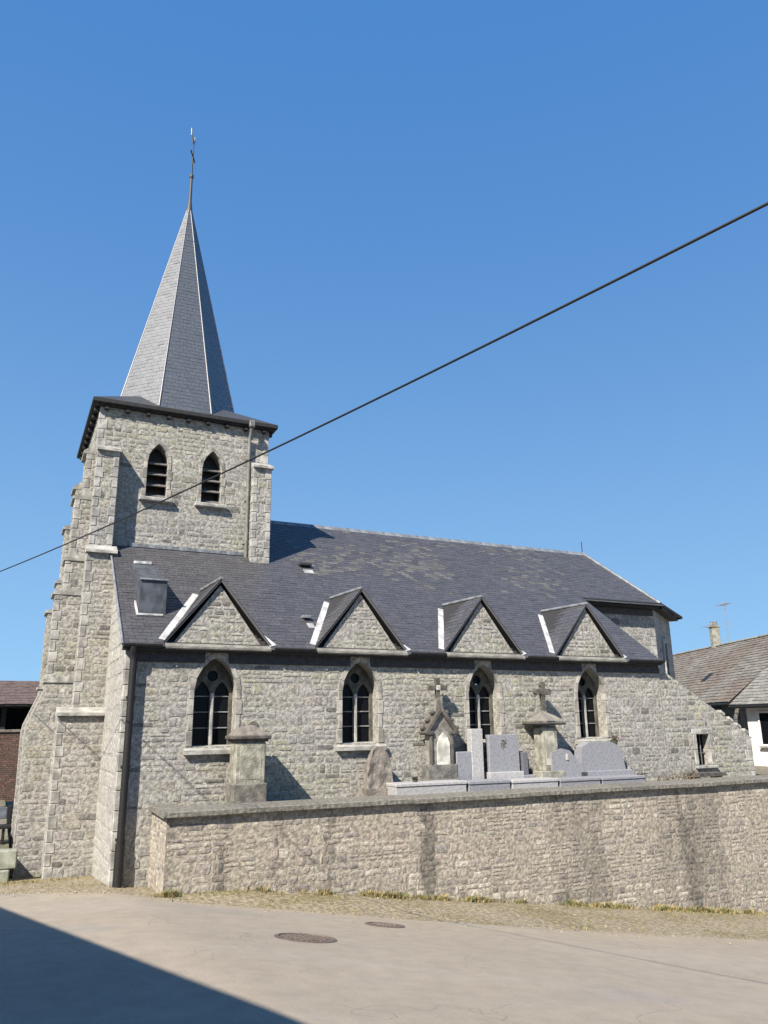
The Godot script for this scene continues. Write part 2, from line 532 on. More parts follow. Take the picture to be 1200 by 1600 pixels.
func settle(limit: int) -> void:                   # the stones that show largest become objects of their own, the rest one piece per wall
	pool.sort_custom(func(a, b): return a.s > b.s)
	var rest := {}
	for i in pool.size():
		var st: Dictionary = pool[i]
		if i < limit:
			var b := MB.new()
			b.add(st)
			piece("stone", b, M.stone, st.p)
		else:
			if not rest.has(st.p): rest[st.p] = MB.new()
			rest[st.p].add(st)
	for p in rest:
		var o := piece("rubble_masonry", rest[p], M.stone, p)
		o.set_meta("kind", "stuff")
	pool.clear()

func grey_stone(x: float, y: float) -> Color:
	var t := rng.randf()
	var c := Color(0.375, 0.368, 0.343)
	if t < 0.22: c = Color(0.42, 0.412, 0.388)
	elif t < 0.40: c = Color(0.335, 0.330, 0.315)
	elif t < 0.55: c = Color(0.39, 0.370, 0.325)
	elif t < 0.68: c = Color(0.345, 0.328, 0.320)
	elif t < 0.75: c = Color(0.205, 0.200, 0.190)
	elif t < 0.79: c = Color(0.48, 0.47, 0.445)
	var w := 0.5 + 0.5 * fn.get_noise_2d(x * 14.0 + 300.0, y * 14.0)
	c = c.lerp(Color(c.r * 0.98, c.g * 1.0, c.b * 0.88), smooth(0.45, 0.65, w))
	return c * rng.randf_range(0.80, 1.06)

const STAINS := [[0.78, 0.10, 0.55], [1.74, 0.09, 0.9], [2.76, 0.08, 0.35], [3.74, 0.10, 0.75], [5.95, 0.16, 0.85], [7.6, 0.12, 0.3], [9.15, 0.20, 0.9], [9.9, 0.6, 0.5], [13.0, 0.38, 0.85], [13.6, 0.5, 0.5], [12.3, 0.3, 0.35], [16.4, 0.3, 0.6]]
func stain(x: float, y: float) -> float:            # dark runs of damp and lichen below the joints of the coping
	var s := 0.0
	for k in STAINS:
		var wob: float = 0.12 * fn2.get_noise_2d(y * 50.0, k[0] * 13.0)
		var d: float = absf(x - k[0] - wob) / (k[1] * (1.0 + 0.5 * fn2.get_noise_2d(y * 35.0 + 50.0, k[0] * 7.0)))
		s = maxf(s, (1.0 - smooth(0.55, 1.25, d)) * k[2])
	return s * smooth(-0.6, 0.1, fn2.get_noise_2d(x * 80.0, y * 14.0)) * (0.8 + 0.35 * fn2.get_noise_2d(x * 160.0, y * 160.0))

func warm_stone(x: float, y: float) -> Color:
	var t := rng.randf()
	var c := Color(0.42, 0.375, 0.315)
	if t < 0.22: c = Color(0.385, 0.345, 0.305)
	elif t < 0.42: c = Color(0.46, 0.42, 0.355)
	elif t < 0.56: c = Color(0.35, 0.318, 0.29)
	elif t < 0.68: c = Color(0.42, 0.36, 0.32)
	elif t < 0.73: c = Color(0.27, 0.245, 0.225)
	elif t < 0.80: c = Color(0.53, 0.49, 0.425)
	var foot := y - (-0.133 * x + 0.2)
	if foot < 0.55 and x > 5.0 and rng.randf() < 0.3: c = Color(0.56, 0.51, 0.43)
	c = c * rng.randf_range(0.78, 1.05)
	return c.lerp(Color(0.13, 0.12, 0.105), clampf(stain(x, y) * 1.1, 0, 0.85))

# ------------------------------------------------------------------ slates
func slate_field(b: MB, o: Vector3, ux: Vector3, us: Vector3, s0: float, s1: float, iv: Callable, w: float, e: float, pal: Callable, thick := 0.006) -> void:
	# courses of overlapping slates; o + ux * u + us * s lies on the roof, s runs up the slope
	var nn := ux.cross(us).normalized()
	var s := s0
	var row := 0
	while s < s1:
		var top := minf(s + e, s1)
		for seg in iv.call(s, top):
			var u: float = seg[0]
			var first := true
			while u < seg[1] - 0.01:
				var ww := w * rng.randf_range(0.92, 1.08)
				if first and row % 2 == 1: ww *= 0.5
				first = false
				if seg[1] - (u + ww) < w * 0.3: ww = seg[1] - u
				ww = minf(ww, seg[1] - u)
				var g := 0.0025
				var low := thick * rng.randf_range(0.8, 1.5) + (0.006 if rng.randf() < 0.04 else 0.0)
				var drop := rng.randf_range(-0.006, 0.006)
				var A := o + ux * (u + g) + us * (s - 0.012 + drop) + nn * low
				var B := o + ux * (u + ww - g) + us * (s - 0.012 + drop + rng.randf_range(-0.003, 0.003)) + nn * (low + rng.randf_range(-0.002, 0.002))
				var C := o + ux * (u + ww - g) + us * (top + 0.004) + nn * 0.001
				var D := o + ux * (u + g) + us * (top + 0.004) + nn * 0.001
				b.col = pal.call(u + ww * 0.5, s)
				b.quad(A, B, C, D)
				var k := nn * low
				b.quad(A - k, B - k, B, A)
				b.quad(A - k, A, D, D - nn * 0.001)
				b.quad(B, B - k, C - nn * 0.001, C)
				u += ww
		s += e
		row += 1

func dark_slate(u: float, s: float) -> Color:
	var a := 0.5 + 0.5 * fn.get_noise_2d(u * 10.0, s * 10.0)
	var c := Color(0.086, 0.086, 0.095) * rng.randf_range(0.86, 1.14)
	if rng.randf() < 0.03: c = Color(0.105, 0.105, 0.11)
	# lichen and pale mended slates, thickest high up in the middle of the roof
	var lich := smooth(3.0, 5.5, s) * smooth(4.2, 6.0, u) * (1.0 - smooth(12.5, 16.0, u))
	if rng.randf() < lich * smooth(0.35, 0.75, a) * 0.8: c = Color(0.145, 0.140, 0.128) * rng.randf_range(0.7, 1.1)
	return c

# ------------------------------------------------------------------ church
func wall_sheet(b: MB, o: Vector3, ux: Vector3, w0: float, w1: float, v0: float, top: Callable, ops: Array, depth: float) -> void:
	# mortar body of a wall with pointed openings and their deep reveals
	var uy := Vector3.UP
	var nn := ux.cross(uy).normalized()
	var P := func(u: float, v: float) -> Vector3: return o + ux * u + uy * v
	var xs := [w0, w1]
	for k in ops: xs.append(k[0] - k[1]); xs.append(k[0] + k[1])
	xs.sort()
	for i in xs.size() - 1:
		var a: float = xs[i]; var c: float = xs[i + 1]
		var op = null
		for k in ops:
			if absf((a + c) * 0.5 - k[0]) < k[1]: op = k
		if op == null:
			b.quad(P.call(a, v0), P.call(c, v0), P.call(c, top.call(c)), P.call(a, top.call(a)))
			continue
		b.quad(P.call(a, v0), P.call(c, v0), P.call(c, op[2]), P.call(a, op[2]))
		var pts := arch_points(op, 9)
		for k in pts.size() - 1:
			var p: Vector2 = pts[k]; var q: Vector2 = pts[k + 1]
			b.quad(P.call(p.x, p.y), P.call(q.x, q.y), P.call(q.x, top.call(q.x)), P.call(p.x, top.call(p.x)))
		var rim := [Vector2(a, op[2])]
		rim.append_array(pts)
		rim.append(Vector2(c, op[2]))
		for k in rim.size() - 1:
			var p: Vector3 = P.call(rim[k].x, rim[k].y); var q: Vector3 = P.call(rim[k + 1].x, rim[k + 1].y)
			b.quad(p, p - nn * depth, q - nn * depth, q)
		var l: Vector3 = P.call(a, op[2]); var r: Vector3 = P.call(c, op[2])
		b.quad(l, r, r - nn * depth, l - nn * depth)

func arch_points(o: Array, k: int) -> Array:        # left spring, over the apex, to the right spring
	var out := []
	for i in k + 1:
		var y: float = lerpf(o[3], o[4], 1.0 - pow(1.0 - float(i) / k, 1.5))
		out.append(Vector2(o[0] - arch_half(o, y), y))
	for i in k:
		var y: float = lerpf(o[3], o[4], 1.0 - pow(float(i + 1) / k, 1.5))
		out.append(Vector2(o[0] + arch_half(o, y), y))
	return out

func opening_poly(o: Array, k := 9) -> PackedVector2Array:
	var p := PackedVector2Array([Vector2(o[0] - o[1], o[2])])
	for q in arch_points(o, k): p.append(q)
	p.append(Vector2(o[0] + o[1], o[2]))
	return p

func surround(parent: Node3D, op: Array, w_long: float, w_short: float, bh: float) -> void:
	# dressed blocks up both jambs and wedge stones round the pointed head, in the wall's plane z = 0
	for s in [-1.0, 1.0]:
		var y: float = op[2]
		var k := 0
		while y < op[3] - 0.05:
			var h := minf(bh, op[3] - y)
			if op[3] - (y + h) < 0.12: h = op[3] - y
			var w := w_long if k % 2 == 0 else w_short
			var b := MB.new()
			b.col = Color(0.92, 0.90, 0.86) * rng.randf_range(0.84, 1.08)
			b.box(Vector3(op[0] + s * (op[1] + w * 0.5 - 0.006), y + h * 0.5, -0.057), Vector3(w, h - 0.012, 0.15), Basis(), 0.008)
			piece("jamb_stone", b, M.dressed, parent)
			y += h
			k += 1
		var n := 4
		for i in n:
			var y0: float = lerpf(op[3], op[4], 1.0 - pow(1.0 - float(i) / n, 1.4)); var y1: float = lerpf(op[3], op[4], 1.0 - pow(1.0 - float(i + 1) / n, 1.4))
			var r: float = op[4] - op[3]
			var R: float = (op[1] * op[1] + r * r) / (2.0 * op[1])
			var cx: float = op[0] - s * (R - op[1])
			var a := Vector2(op[0] + s * (arch_half(op, y0) - 0.006), y0 + 0.005); var c := Vector2(op[0] + s * (arch_half(op, y1) - 0.006), y1 - 0.005)
			var ctr := Vector2(cx, op[3])
			var a2 := a + (a - ctr).normalized() * w_short; var c2 := c + (c - ctr).normalized() * w_short
			if i == n - 1:
				c = Vector2(op[0] + s * 0.003, c.y); c2 = Vector2(op[0] + s * 0.003, op[4] + w_short * 1.15)
			var b := MB.new()
			b.col = Color(0.92, 0.90, 0.86) * rng.randf_range(0.84, 1.08)
			b.prism(PackedVector2Array([a, a2, c2, c]), Vector3(0, 0, 0.018), Vector3.RIGHT, Vector3.UP, 0.15)
			piece("voussoir", b, M.dressed, parent)

func aisle_window(church: Node3D, xc: float) -> Node3D:
	var t := part("window", church, Vector3(xc, 0, 0))
	var op := [0.0, 0.44, 2.44, 3.56, 4.22]
	surround(t, op, 0.135, 0.10, 0.31)
	# projecting sill
	var b := MB.new()
	b.prism(PackedVector2Array([Vector2(-0.30, 0.07), Vector2(-0.30, -0.07), Vector2(0.115, -0.10), Vector2(0.115, -0.02), Vector2(0.09, 0.0)]), Vector3(-0.60, 2.39, 0), Vector3(0, 0, 1), Vector3.UP, 1.2)
	piece("sill", b, M.dressed, t)
	# tracery: two lancets and a small round light cut from one plate, in two halves
	var z := -0.30
	var inner := [0.0, 0.43, 2.45, 3.56, 4.20]
	for s in [-1.0, 1.0]:
		var half := PackedVector2Array()
		for q in opening_poly(inner, 10): half.append(q)
		var side := PackedVector2Array([Vector2(0, 2.3), Vector2(s * 0.6, 2.3), Vector2(s * 0.6, 4.4), Vector2(0, 4.4)])
		var pieces := Geometry2D.intersect_polygons(half, side)
		var lan := [s * 0.205, 0.165, 2.2, 3.42, 3.74]
		var res := []
		for p in pieces:
			for q in Geometry2D.clip_polygons(p, opening_poly(lan, 8)):
				var ring := PackedVector2Array()
				for k in 14: ring.append(Vector2(cos(TAU * (k + 0.5) / 14), sin(TAU * (k + 0.5) / 14)) * 0.115 + Vector2(0, 3.86))
				for w in Geometry2D.clip_polygons(q, ring): res.append(w)
		for q in res:
			var m := MB.new()
			m.col = Color(0.36, 0.36, 0.36)  # shade of the recessed window head is put into this dark tone
			m.prism(q, Vector3(0, 0, z), Vector3.RIGHT, Vector3.UP, 0.10)
			piece("tracery", m, M.old_stone, t)
	one_box("mullion", Vector3(0, 2.98, z - 0.03), Vector3(0.085, 1.07, 0.15), M.dressed, t, 0.02, Color(1.05, 1.05, 1.03))
	# leaded panes between iron saddle bars
	for s in [-1.0, 1.0]:
		var ys := [2.45, 2.80, 3.12, 3.44, 3.75]
		for i in 4:
			one_box("pane", Vector3(s * 0.21, (ys[i] + ys[i + 1]) * 0.5, z - 0.075), Vector3(0.36, ys[i + 1] - ys[i] - 0.012, 0.008), M.glass, t, 0.0, Color.WHITE, Basis(Vector3.RIGHT, rng.randf_range(-0.02, 0.02)))
			if i > 0: one_box("glazing_bar", Vector3(s * 0.21, ys[i], z - 0.055), Vector3(0.37, 0.024, 0.024), M.lead, t, 0.004)
	one_box("pane", Vector3(0, 3.98, z - 0.075), Vector3(0.6, 0.42, 0.008), M.glass, t, 0.0)
	return t

func belfry_window(church: Node3D, xc: float) -> void:
	var t := part("belfry_window", church, Vector3(xc, 0, -3.8))
	var op := [0.0, 0.27, 8.62, 9.62, 10.13]
	surround(t, op, 0.12, 0.085, 0.26)
	one_box("sill", Vector3(0, 8.555, 0.0), Vector3(0.86, 0.11, 0.30), M.dressed, t, 0.02)
	for i in 4:
		var y := 8.74 + i * 0.30
		one_box("louvre_slat", Vector3(0, y, -0.20), Vector3(0.53, 0.03, 0.26), M.louvre, t, 0.004, Color.WHITE, Basis(Vector3.RIGHT, 0.55))
	one_box("backing", Vector3(0, 9.37, -0.42), Vector3(0.62, 1.6, 0.02), M.iron, t, 0.0)

func quoins(parent: Node3D, x: float, z: float, y0: float, y1: float, sx: float, sz: float, wl := 0.22, ws := 0.15, bh := 0.25, called := "quoin") -> void:
	# corner stones lapping round a corner at (x, z); the wall lies towards -sx and -sz
	var y := y0
	var k := 0
	while y < y1 - 0.06:
		var h := bh * rng.randf_range(0.85, 1.15)
		if y1 - (y + h) < 0.12: h = y1 - y
		var lx := wl if k % 2 == 0 else ws
		var lz := ws if k % 2 == 0 else wl
		var b := MB.new()
		b.col = Color.WHITE * rng.randf_range(0.84, 1.10)
		b.box(Vector3(x - sx * (lx * 0.5 - 0.014), y + h * 0.5, z - sz * (lz * 0.5 - 0.014)), Vector3(lx, h - 0.012, lz), Basis(), 0.012)
		piece(called, b, M.dressed, parent)
		y += h
		k += 1

func pier(church: Node3D, called: String, x0: float, x1: float, z0: float, z1: float, y0: float, y1: float, faces: String, corner := true) -> Node3D:
	# one stage of a buttress: mortar body, rubble faces (s, w, e) and quoins at its outer corners; z0 is the front
	var t := part(called, church)
	var b := MB.new()
	b.box(Vector3((x0 + x1) * 0.5, (y0 + y1) * 0.5, (z0 + z1) * 0.5), Vector3(x1 - x0, y1 - y0, z0 - z1))
	piece("body", b, M.mortar, t)
	var q := 0.12 if corner else 0.0
	if "s" in faces:
		lay(t, Vector3(x0, 0, z0), Vector3.RIGHT, y0, y1, func(_a, _b): return [[q, x1 - x0 - (0.12 if ("e" in faces and corner) else 0.0)]], Vector2(0.11, 0.20), Vector2(0.16, 0.38), grey_stone)
	if "w" in faces:
		lay(t, Vector3(x0, 0, z1), Vector3(0, 0, 1), y0, y1, func(_a, _b): return [[0.0, z0 - z1 - q]], Vector2(0.11, 0.20), Vector2(0.16, 0.38), grey_stone)
	if "e" in faces:
		lay(t, Vector3(x1, 0, z0), Vector3(0, 0, -1), y0, y1, func(_a, _b): return [[q, z0 - z1]], Vector2(0.11, 0.20), Vector2(0.16, 0.38), grey_stone)
	if corner:
		if "s" in faces and "w" in faces: quoins(t, x0, z0, y0, y1, -1, 1, 0.19, 0.13)
		if "s" in faces and "e" in faces: quoins(t, x1, z0, y0, y1, 1, 1, 0.19, 0.13)
	return t

func weathering(t: Node3D, x0: float, x1: float, z0: float, z1: float, y: float, rise: float, toward: String) -> void:
	# a sloping capping slab with a drip edge: it falls to the south ("s") or to the west ("w")
	var b := MB.new()
	if toward == "s":
		b.prism(PackedVector2Array([Vector2(z1, y + rise + 0.06), Vector2(z1, y - 0.02), Vector2(z0 + 0.10, y - 0.02), Vector2(z0 + 0.10, y + 0.045)]), Vector3(x0, 0, 0), Vector3(0, 0, 1), Vector3.UP, x1 - x0)
	else:
		b.prism(PackedVector2Array([Vector2(x1, y + rise + 0.06), Vector2(x1, y - 0.02), Vector2(x0 - 0.07, y - 0.02), Vector2(x0 - 0.07, y + 0.05)]), Vector3(0, 0, z0), Vector3.RIGHT, Vector3.UP, z0 - z1)
	piece("drip_stone", b, M.dressed, t)

func roof_y(z: float) -> float: return 4.44 - ROOF_RISE * (z - 0.15)

func build_church() -> void:
	var ch := thing("church", "grey rubble stone village church with slate roof and pointed spire", "church")
	var xcs := [1.82, 5.09, 8.36, 11.63]
	# --- south aisle wall
	var aw := part("aisle_wall", ch)
	var ops := []
	for x in xcs: ops.append([x, 0.44, 2.44, 3.56, 4.22])
	var b := MB.new()
	wall_sheet(b, Vector3.ZERO, Vector3.RIGHT, 0.0, 14.05, -0.6, func(_u): return 4.46, ops, 0.40)
	b.quad(Vector3(0, -0.6, -3.4), Vector3(0, -0.6, 0), Vector3(0, 4.46, 0), Vector3(0, roof_y(-3.4) - 0.1, -3.4))
	b.quad(Vector3(14.05, -0.6, 0), Vector3(14.05, -0.6, -3.2), Vector3(14.05, roof_y(-3.2) - 0.06, -3.2), Vector3(14.05, 4.46, 0))
	piece("body", b, M.mortar, aw)
	lay(aw, Vector3.ZERO, Vector3.RIGHT, -0.45, 1.17, func(_a, _b): return [[0.20, 0.9]], Vector2(0.11, 0.19), Vector2(0.16, 0.36), grey_stone)
	lay(aw, Vector3.ZERO, Vector3.RIGHT, 1.17, 4.42, func(a, c):
		var s := minus_openings([[0.20, 14.0]], ops, a, c, 0.12)
		if a < 2.50 and c > 2.26:
			for x in xcs: s = minus(s, x - 0.62, x + 0.62)
		return s, Vector2(0.10, 0.185), Vector2(0.17, 0.44), grey_stone)
	lay(aw, Vector3(0, 0, -3.0), Vector3(0, 0, 1), -0.45, 6.4, func(_a, c):
		var hi: float = 3.0 + (0.15 - (c - 4.44 + 0.12) / ROOF_RISE) if c > 4.3 else 2.74
		return [[0.0, minf(hi, 2.74)]] if hi > 0.1 else [], Vector2(0.24, 0.36), Vector2(0.45, 0.8), func(_x, _y): return Color(0.44, 0.43, 0.395) * rng.randf_range(0.93, 1.06), 0.006)
	quoins(aw, 0, 0, -0.4, 4.38, -1, 1, 0.26, 0.19, 0.33)
	for x in xcs: aisle_window(ch, x)
	# --- lean-to sacristy east of the aisle
	var sw := part("sacristy_wall", ch)
	var stop := func(u: float) -> float: return 4.27 - 0.585 * (u - 14.08)
	var sop := [[15.42, 0.25, 1.66, 2.46, 2.47]]
	b = MB.new()
	wall_sheet(b, Vector3(0, 0, -0.02), Vector3.RIGHT, 14.06, 17.3, 0.9, stop, sop, 0.32)
	b.quad(Vector3(17.3, 0.9, -0.02), Vector3(17.3, 0.9, -2.4), Vector3(17.3, stop.call(17.3), -2.4), Vector3(17.3, stop.call(17.3), -0.02))
	piece("body", b, M.mortar, sw)
	lay(sw, Vector3(0, 0, -0.02), Vector3.RIGHT, 1.17, 4.27, func(a, c):
		var hi: float = 14.08 + (4.27 - c + 0.05) / 0.585
		var s := [[14.07, minf(17.12, hi)]]
		if hi < 14.2: return []
		if c > 1.6 and a < 2.62: s = minus(s, 15.06, 15.78)
		return s, Vector2(0.11, 0.20), Vector2(0.18, 0.42), grey_stone)
	quoins(sw, 17.3, -0.02, 1.17, 2.30, 1, 1, 0.30, 0.2, 0.26)
	var wt := part("sacristy_window", ch)
	for s in [-1.0, 1.0]:
		for k in 2:
			one_box("jamb_stone", Vector3(15.42 + s * 0.30, 1.87 + k * 0.41, -0.06), Vector3(0.12, 0.40, 0.14), M.dressed, wt, 0.01, Color.WHITE * rng.randf_range(0.9, 1.05))
	one_box("lintel", Vector3(15.42, 2.545, -0.06), Vector3(0.78, 0.14, 0.14), M.dressed, wt, 0.012)
	one_box("sill", Vector3(15.42, 1.62, -0.03), Vector3(0.76, 0.08, 0.24), M.dressed, wt, 0.012)
	one_box("pane", Vector3(15.42, 2.06, -0.27), Vector3(0.54, 0.86, 0.01), M.glass, wt, 0.0)
	for k in 2: one_box("window_bar", Vector3(15.34 + k * 0.16, 2.06, -0.20), Vector3(0.025, 0.84, 0.025), M.grey_pipe, wt, 0.004)
	one_box("window_bar", Vector3(15.42, 1.98, -0.215), Vector3(0.52, 0.03, 0.02), M.grey_pipe, wt, 0.004)
	var sr := part("sacristy_roof", ch)
	b = MB.new()
	var ax := Vector3(1, -0.585, 0).normalized()
	b.box(Vector3(15.72, stop.call(15.72) - 0.02, -1.28), Vector3(3.62, 0.03, 2.4), Basis(ax, ax.cross(Vector3(0, 0, -1)) * -1.0, Vector3(0, 0, 1)), 0.008)
	piece("roof_deck", b, M.lead_dark, sr)
	b = MB.new()
	slate_field(b, Vector3(17.40, stop.call(17.40) + 0.012, -0.05), Vector3(0, 0, -1), -ax, 0.0, 3.82, func(_a, _b): return [[0.0, 2.5]], 0.24, 0.15, dark_slate)
	piece("slates", b, M.slate, sr).set_meta("kind", "stuff")
	for k in 4:
		one_box("verge_stone", Vector3(16.3 + k * 0.29, stop.call(16.3 + k * 0.29) + 0.05 + 0.02 * rng.randf(), -0.09), Vector3(0.22, 0.11, 0.2), M.dressed, sr, 0.03, Color(0.9, 0.9, 0.86), Basis(Vector3(0, 0, 1), -0.53))
	# --- main roof
	var rf := part("nave_roof", ch)
	var hx := 16.86                                     # end of the ridge
	var sl := Vector3(0, ROOF_RISE, -1).normalized()
	var run := sqrt(1.0 + ROOF_RISE * ROOF_RISE)
	var o := Vector3(0, roof_y(0.22), 0.22)
	var s_of := func(z: float) -> float: return (0.22 - z) * run
	var z_of := func(s: float) -> float: return 0.22 - s / run
	var s_ridge: float = s_of.call(RIDGE_Z)
	var hip_x := func(z: float) -> float: return lerpf(17.28, hx, clampf((-2.87 - z) / (-2.87 - RIDGE_Z), 0, 1))
	var row_iv := func(a: float, c: float) -> Array:
		var z0: float = z_of.call(a); var z1: float = z_of.call(c)
		var east: float = 14.02 if z1 > -2.80 else hip_x.call((z0 + z1) * 0.5)
		var seg := [[-0.10, east]]
		if z1 < -3.78: seg = minus(seg, -0.9, 3.93)
		for x in xcs:                                   # the slates stop at the valleys of the dormers
			var hw: float = 1.12 * clampf((roof_y(-1.85) - roof_y((z0 + z1) * 0.5)) / (roof_y(-1.85) - roof_y(0.15)), 0.0, 1.0)
			if hw > 0.06: seg = minus(seg, x - hw, x + hw)
		return seg
	b = MB.new()
	slate_field(b, o, Vector3.RIGHT, sl, 0.0, s_ridge, row_iv, 0.235, 0.135, dark_slate)
	piece("slates", b, M.slate, rf).set_meta("kind", "stuff")
	b = MB.new()
	var dn := Vector3(0, -0.02, 0)
	var RP := func(x: float, z: float) -> Vector3: return Vector3(x, roof_y(z), z) + dn
	b.quad(RP.call(-0.10, 0.21), RP.call(14.02, 0.21), RP.call(14.02, -2.85), RP.call(-0.10, -2.85))
	b.quad(RP.call(-0.10, -2.85), RP.call(17.26, -2.85), RP.call(hx, RIDGE_Z), RP.call(-0.10, RIDGE_Z))
	b.quad(Vector3(-0.1, RIDGE_Y, RIDGE_Z), Vector3(hx, RIDGE_Y, RIDGE_Z), Vector3(14.0, 4.4, -12.3), Vector3(-0.1, 4.4, -12.3))
	b.tri(Vector3(hx, RIDGE_Y, RIDGE_Z), Vector3(17.26, 6.58, -9.2), Vector3(14.0, 4.4, -12.3))
	b.quad(RP.call(14.02, 0.21), RP.call(14.02, 0.21) - Vector3(0, 0.06, 0), RP.call(14.02, -2.85) - Vector3(0, 0.06, 0), RP.call(14.02, -2.85))
	b.quad(RP.call(-0.10, -2.85) - Vector3(0, 0.06, 0), RP.call(-0.10, 0.21) - Vector3(0, 0.06, 0), RP.call(-0.10, 0.21), RP.call(-0.10, -2.85))
	piece("roof_deck", b, M.deck, rf)
	# ridge and hip cappings
	var u := 3.95
	while u < hx - 0.05:
		var l := minf(0.42, hx - u)
		b = MB.new()
		b.col = Color.WHITE * rng.randf_range(0.85, 1.1)
		b.prism(PackedVector2Array([Vector2(-0.14, -0.10), Vector2(-0.12, -0.11), Vector2(0, -0.01), Vector2(0.12, -0.11), Vector2(0.14, -0.10), Vector2(0.03, 0.035), Vector2(-0.03, 0.035)]), Vector3(u + l - 0.008, RIDGE_Y + 0.04, RIDGE_Z), Vector3(0, 0, -1), Vector3.UP, l - 0.016)
		piece("ridge_tile", b, M.dull_zinc, rf)
		u += l
	b = MB.new()
	b.tube(PackedVector3Array([Vector3(hx, RIDGE_Y + 0.05, RIDGE_Z), Vector3(17.28, 6.62, -2.87)]), 0.055, 6)
	piece("hip_capping", b, M.dull_zinc, rf)
	b = MB.new()
	b.tube(PackedVector3Array([Vector3(hx, RIDGE_Y + 0.03, RIDGE_Z), Vector3(hx, RIDGE_Y + 0.5, RIDGE_Z)]), 0.014, 6)
	piece("ridge_spike", b, M.iron, rf)
	# apse roof facets beyond the ridge
	var apse := [Vector3(17.28, 6.58, -2.87), Vector3(20.42, 6.58, -5.06), Vector3(20.42, 6.58, -7.2), Vector3(17.28, 6.58, -9.23)]
	b = MB.new()
	for k in 3: b.tri(apse[k], apse[k + 1], Vector3(hx, RIDGE_Y, RIDGE_Z))
	b.col = Color(0.06, 0.062, 0.07)
	piece("apse_roof", b, M.slate, rf)
	# lead flashing where the roof meets the tower, verge board at the west end
	b = MB.new()
	b.tube(PackedVector3Array([Vector3(-0.11, roof_y(0.22) + 0.02, 0.22), Vector3(-0.11, roof_y(-3.4) + 0.02, -3.4)]), 0.028, 6)
	piece("verge", b, M.dull_zinc, rf)
	b = MB.new()
	b.box(Vector3(1.9, roof_y(-3.8) + 0.02, -3.77), Vector3(3.1, 0.10, 0.03), Basis(), 0.005)
	piece("flashing", b, M.dull_zinc, rf)
	# --- eaves: fascia, gutter and the pipe at the corner
	var ev := part("eaves", ch)
	b = MB.new()
	b.box(Vector3(6.96, 4.36, 0.09), Vector3(14.1, 0.10, 0.20), Basis(), 0.01)
	piece("fascia", b, M.dark_wood, ev)
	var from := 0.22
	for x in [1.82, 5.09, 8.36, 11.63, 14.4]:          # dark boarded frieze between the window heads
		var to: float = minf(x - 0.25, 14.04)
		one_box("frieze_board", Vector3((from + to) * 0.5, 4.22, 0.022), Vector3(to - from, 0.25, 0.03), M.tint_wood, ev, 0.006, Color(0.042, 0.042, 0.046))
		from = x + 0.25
	var cuts := [-0.08, 0.66, 2.98, 3.93, 6.25, 7.20, 9.52, 10.47, 12.79, 14.06]
	for k in 5:
		b = MB.new()
		var pr := PackedVector2Array()
		for a in 9: pr.append(Vector2(-cos(PI * a / 8.0) * 0.075, -sin(PI * a / 8.0) * 0.075))
		for a in 9: pr.append(Vector2(cos(PI * a / 8.0) * 0.065, -sin(PI * a / 8.0) * 0.065 + 0.004))
		b.prism(pr, Vector3(cuts[k * 2 + 1], 4.43, 0.215), Vector3(0, 0, -1), Vector3.UP, cuts[k * 2 + 1] - cuts[k * 2])
		piece("gutter", b, M.dark_wood, ev)
	var dp := part("downpipe", ch)
	b = MB.new()
	b.tube(PackedVector3Array([Vector3(0.10, 4.38, 0.215), Vector3(0.10, 4.26, 0.20), Vector3(0.13, 4.10, 0.12), Vector3(0.13, 0.62, 0.12)]), 0.07, 10)
	piece("pipe", b, M.iron, dp)
	b = MB.new()
	b.tube(PackedVector3Array([Vector3(0.13, 0.74, 0.12), Vector3(0.13, 0.0, 0.12), Vector3(0.13, -0.12, 0.14)]), 0.088, 10)
	piece("pipe_boot", b, M.iron, dp)
	for y in [0.8, 2.1, 3.4]:
		one_box("pipe_bracket", Vector3(0.13, y, 0.06), Vector3(0.17, 0.05, 0.13), M.iron, dp, 0.01)
	# --- gabled dormers over the windows
	for i in 4: dormer(ch, xcs[i])
	# --- hatch and vents on the roof
	var ht := part("roof_hatch", ch)
	var base := func(z: float) -> float: return roof_y(z)
	b = MB.new()
	var f0 := Vector3(0.30, base.call(-0.86), -0.86); var f1 := Vector3(0.86, base.call(-0.86), -0.86)
	var t0 := Vector3(0.30, 5.92, -0.86); var t1 := Vector3(0.86, 5.92, -0.86)
	var k0 := Vector3(0.30, base.call(-2.9) + 0.01, -2.9); var k1 := Vector3(0.86, base.call(-2.9) + 0.01, -2.9)
	b.quad(f0, f1, t1, t0)
	b.quad(t0, t1, k1, k0); b.tri(f0, t0, k0); b.tri(f1, k1, t1)
	piece("hatch_body", b, mat(lin(0.085, 0.095, 0.115), 0.5, M.dull_zinc.albedo_texture), ht)
	one_box("hatch_rim", Vector3(0.58, 5.925, -0.845), Vector3(0.62, 0.035, 0.06), M.dull_zinc, ht, 0.008)
	one_box("flashing", Vector3(0.60, base.call(-2.93) + 0.03, -2.93), Vector3(0.42, 0.07, 0.10), M.zinc, ht, 0.01)
	one_box("flashing", Vector3(0.265, base.call(-1.05) + 0.03, -1.05), Vector3(0.05, 0.05, 0.55), M.zinc, ht, 0.01, Color.WHITE, Basis(Vector3.RIGHT, atan(ROOF_RISE)))
	one_box("flashing", Vector3(0.52, base.call(-0.80) + 0.025, -0.80), Vector3(0.56, 0.05, 0.07), M.zinc, ht, 0.01)
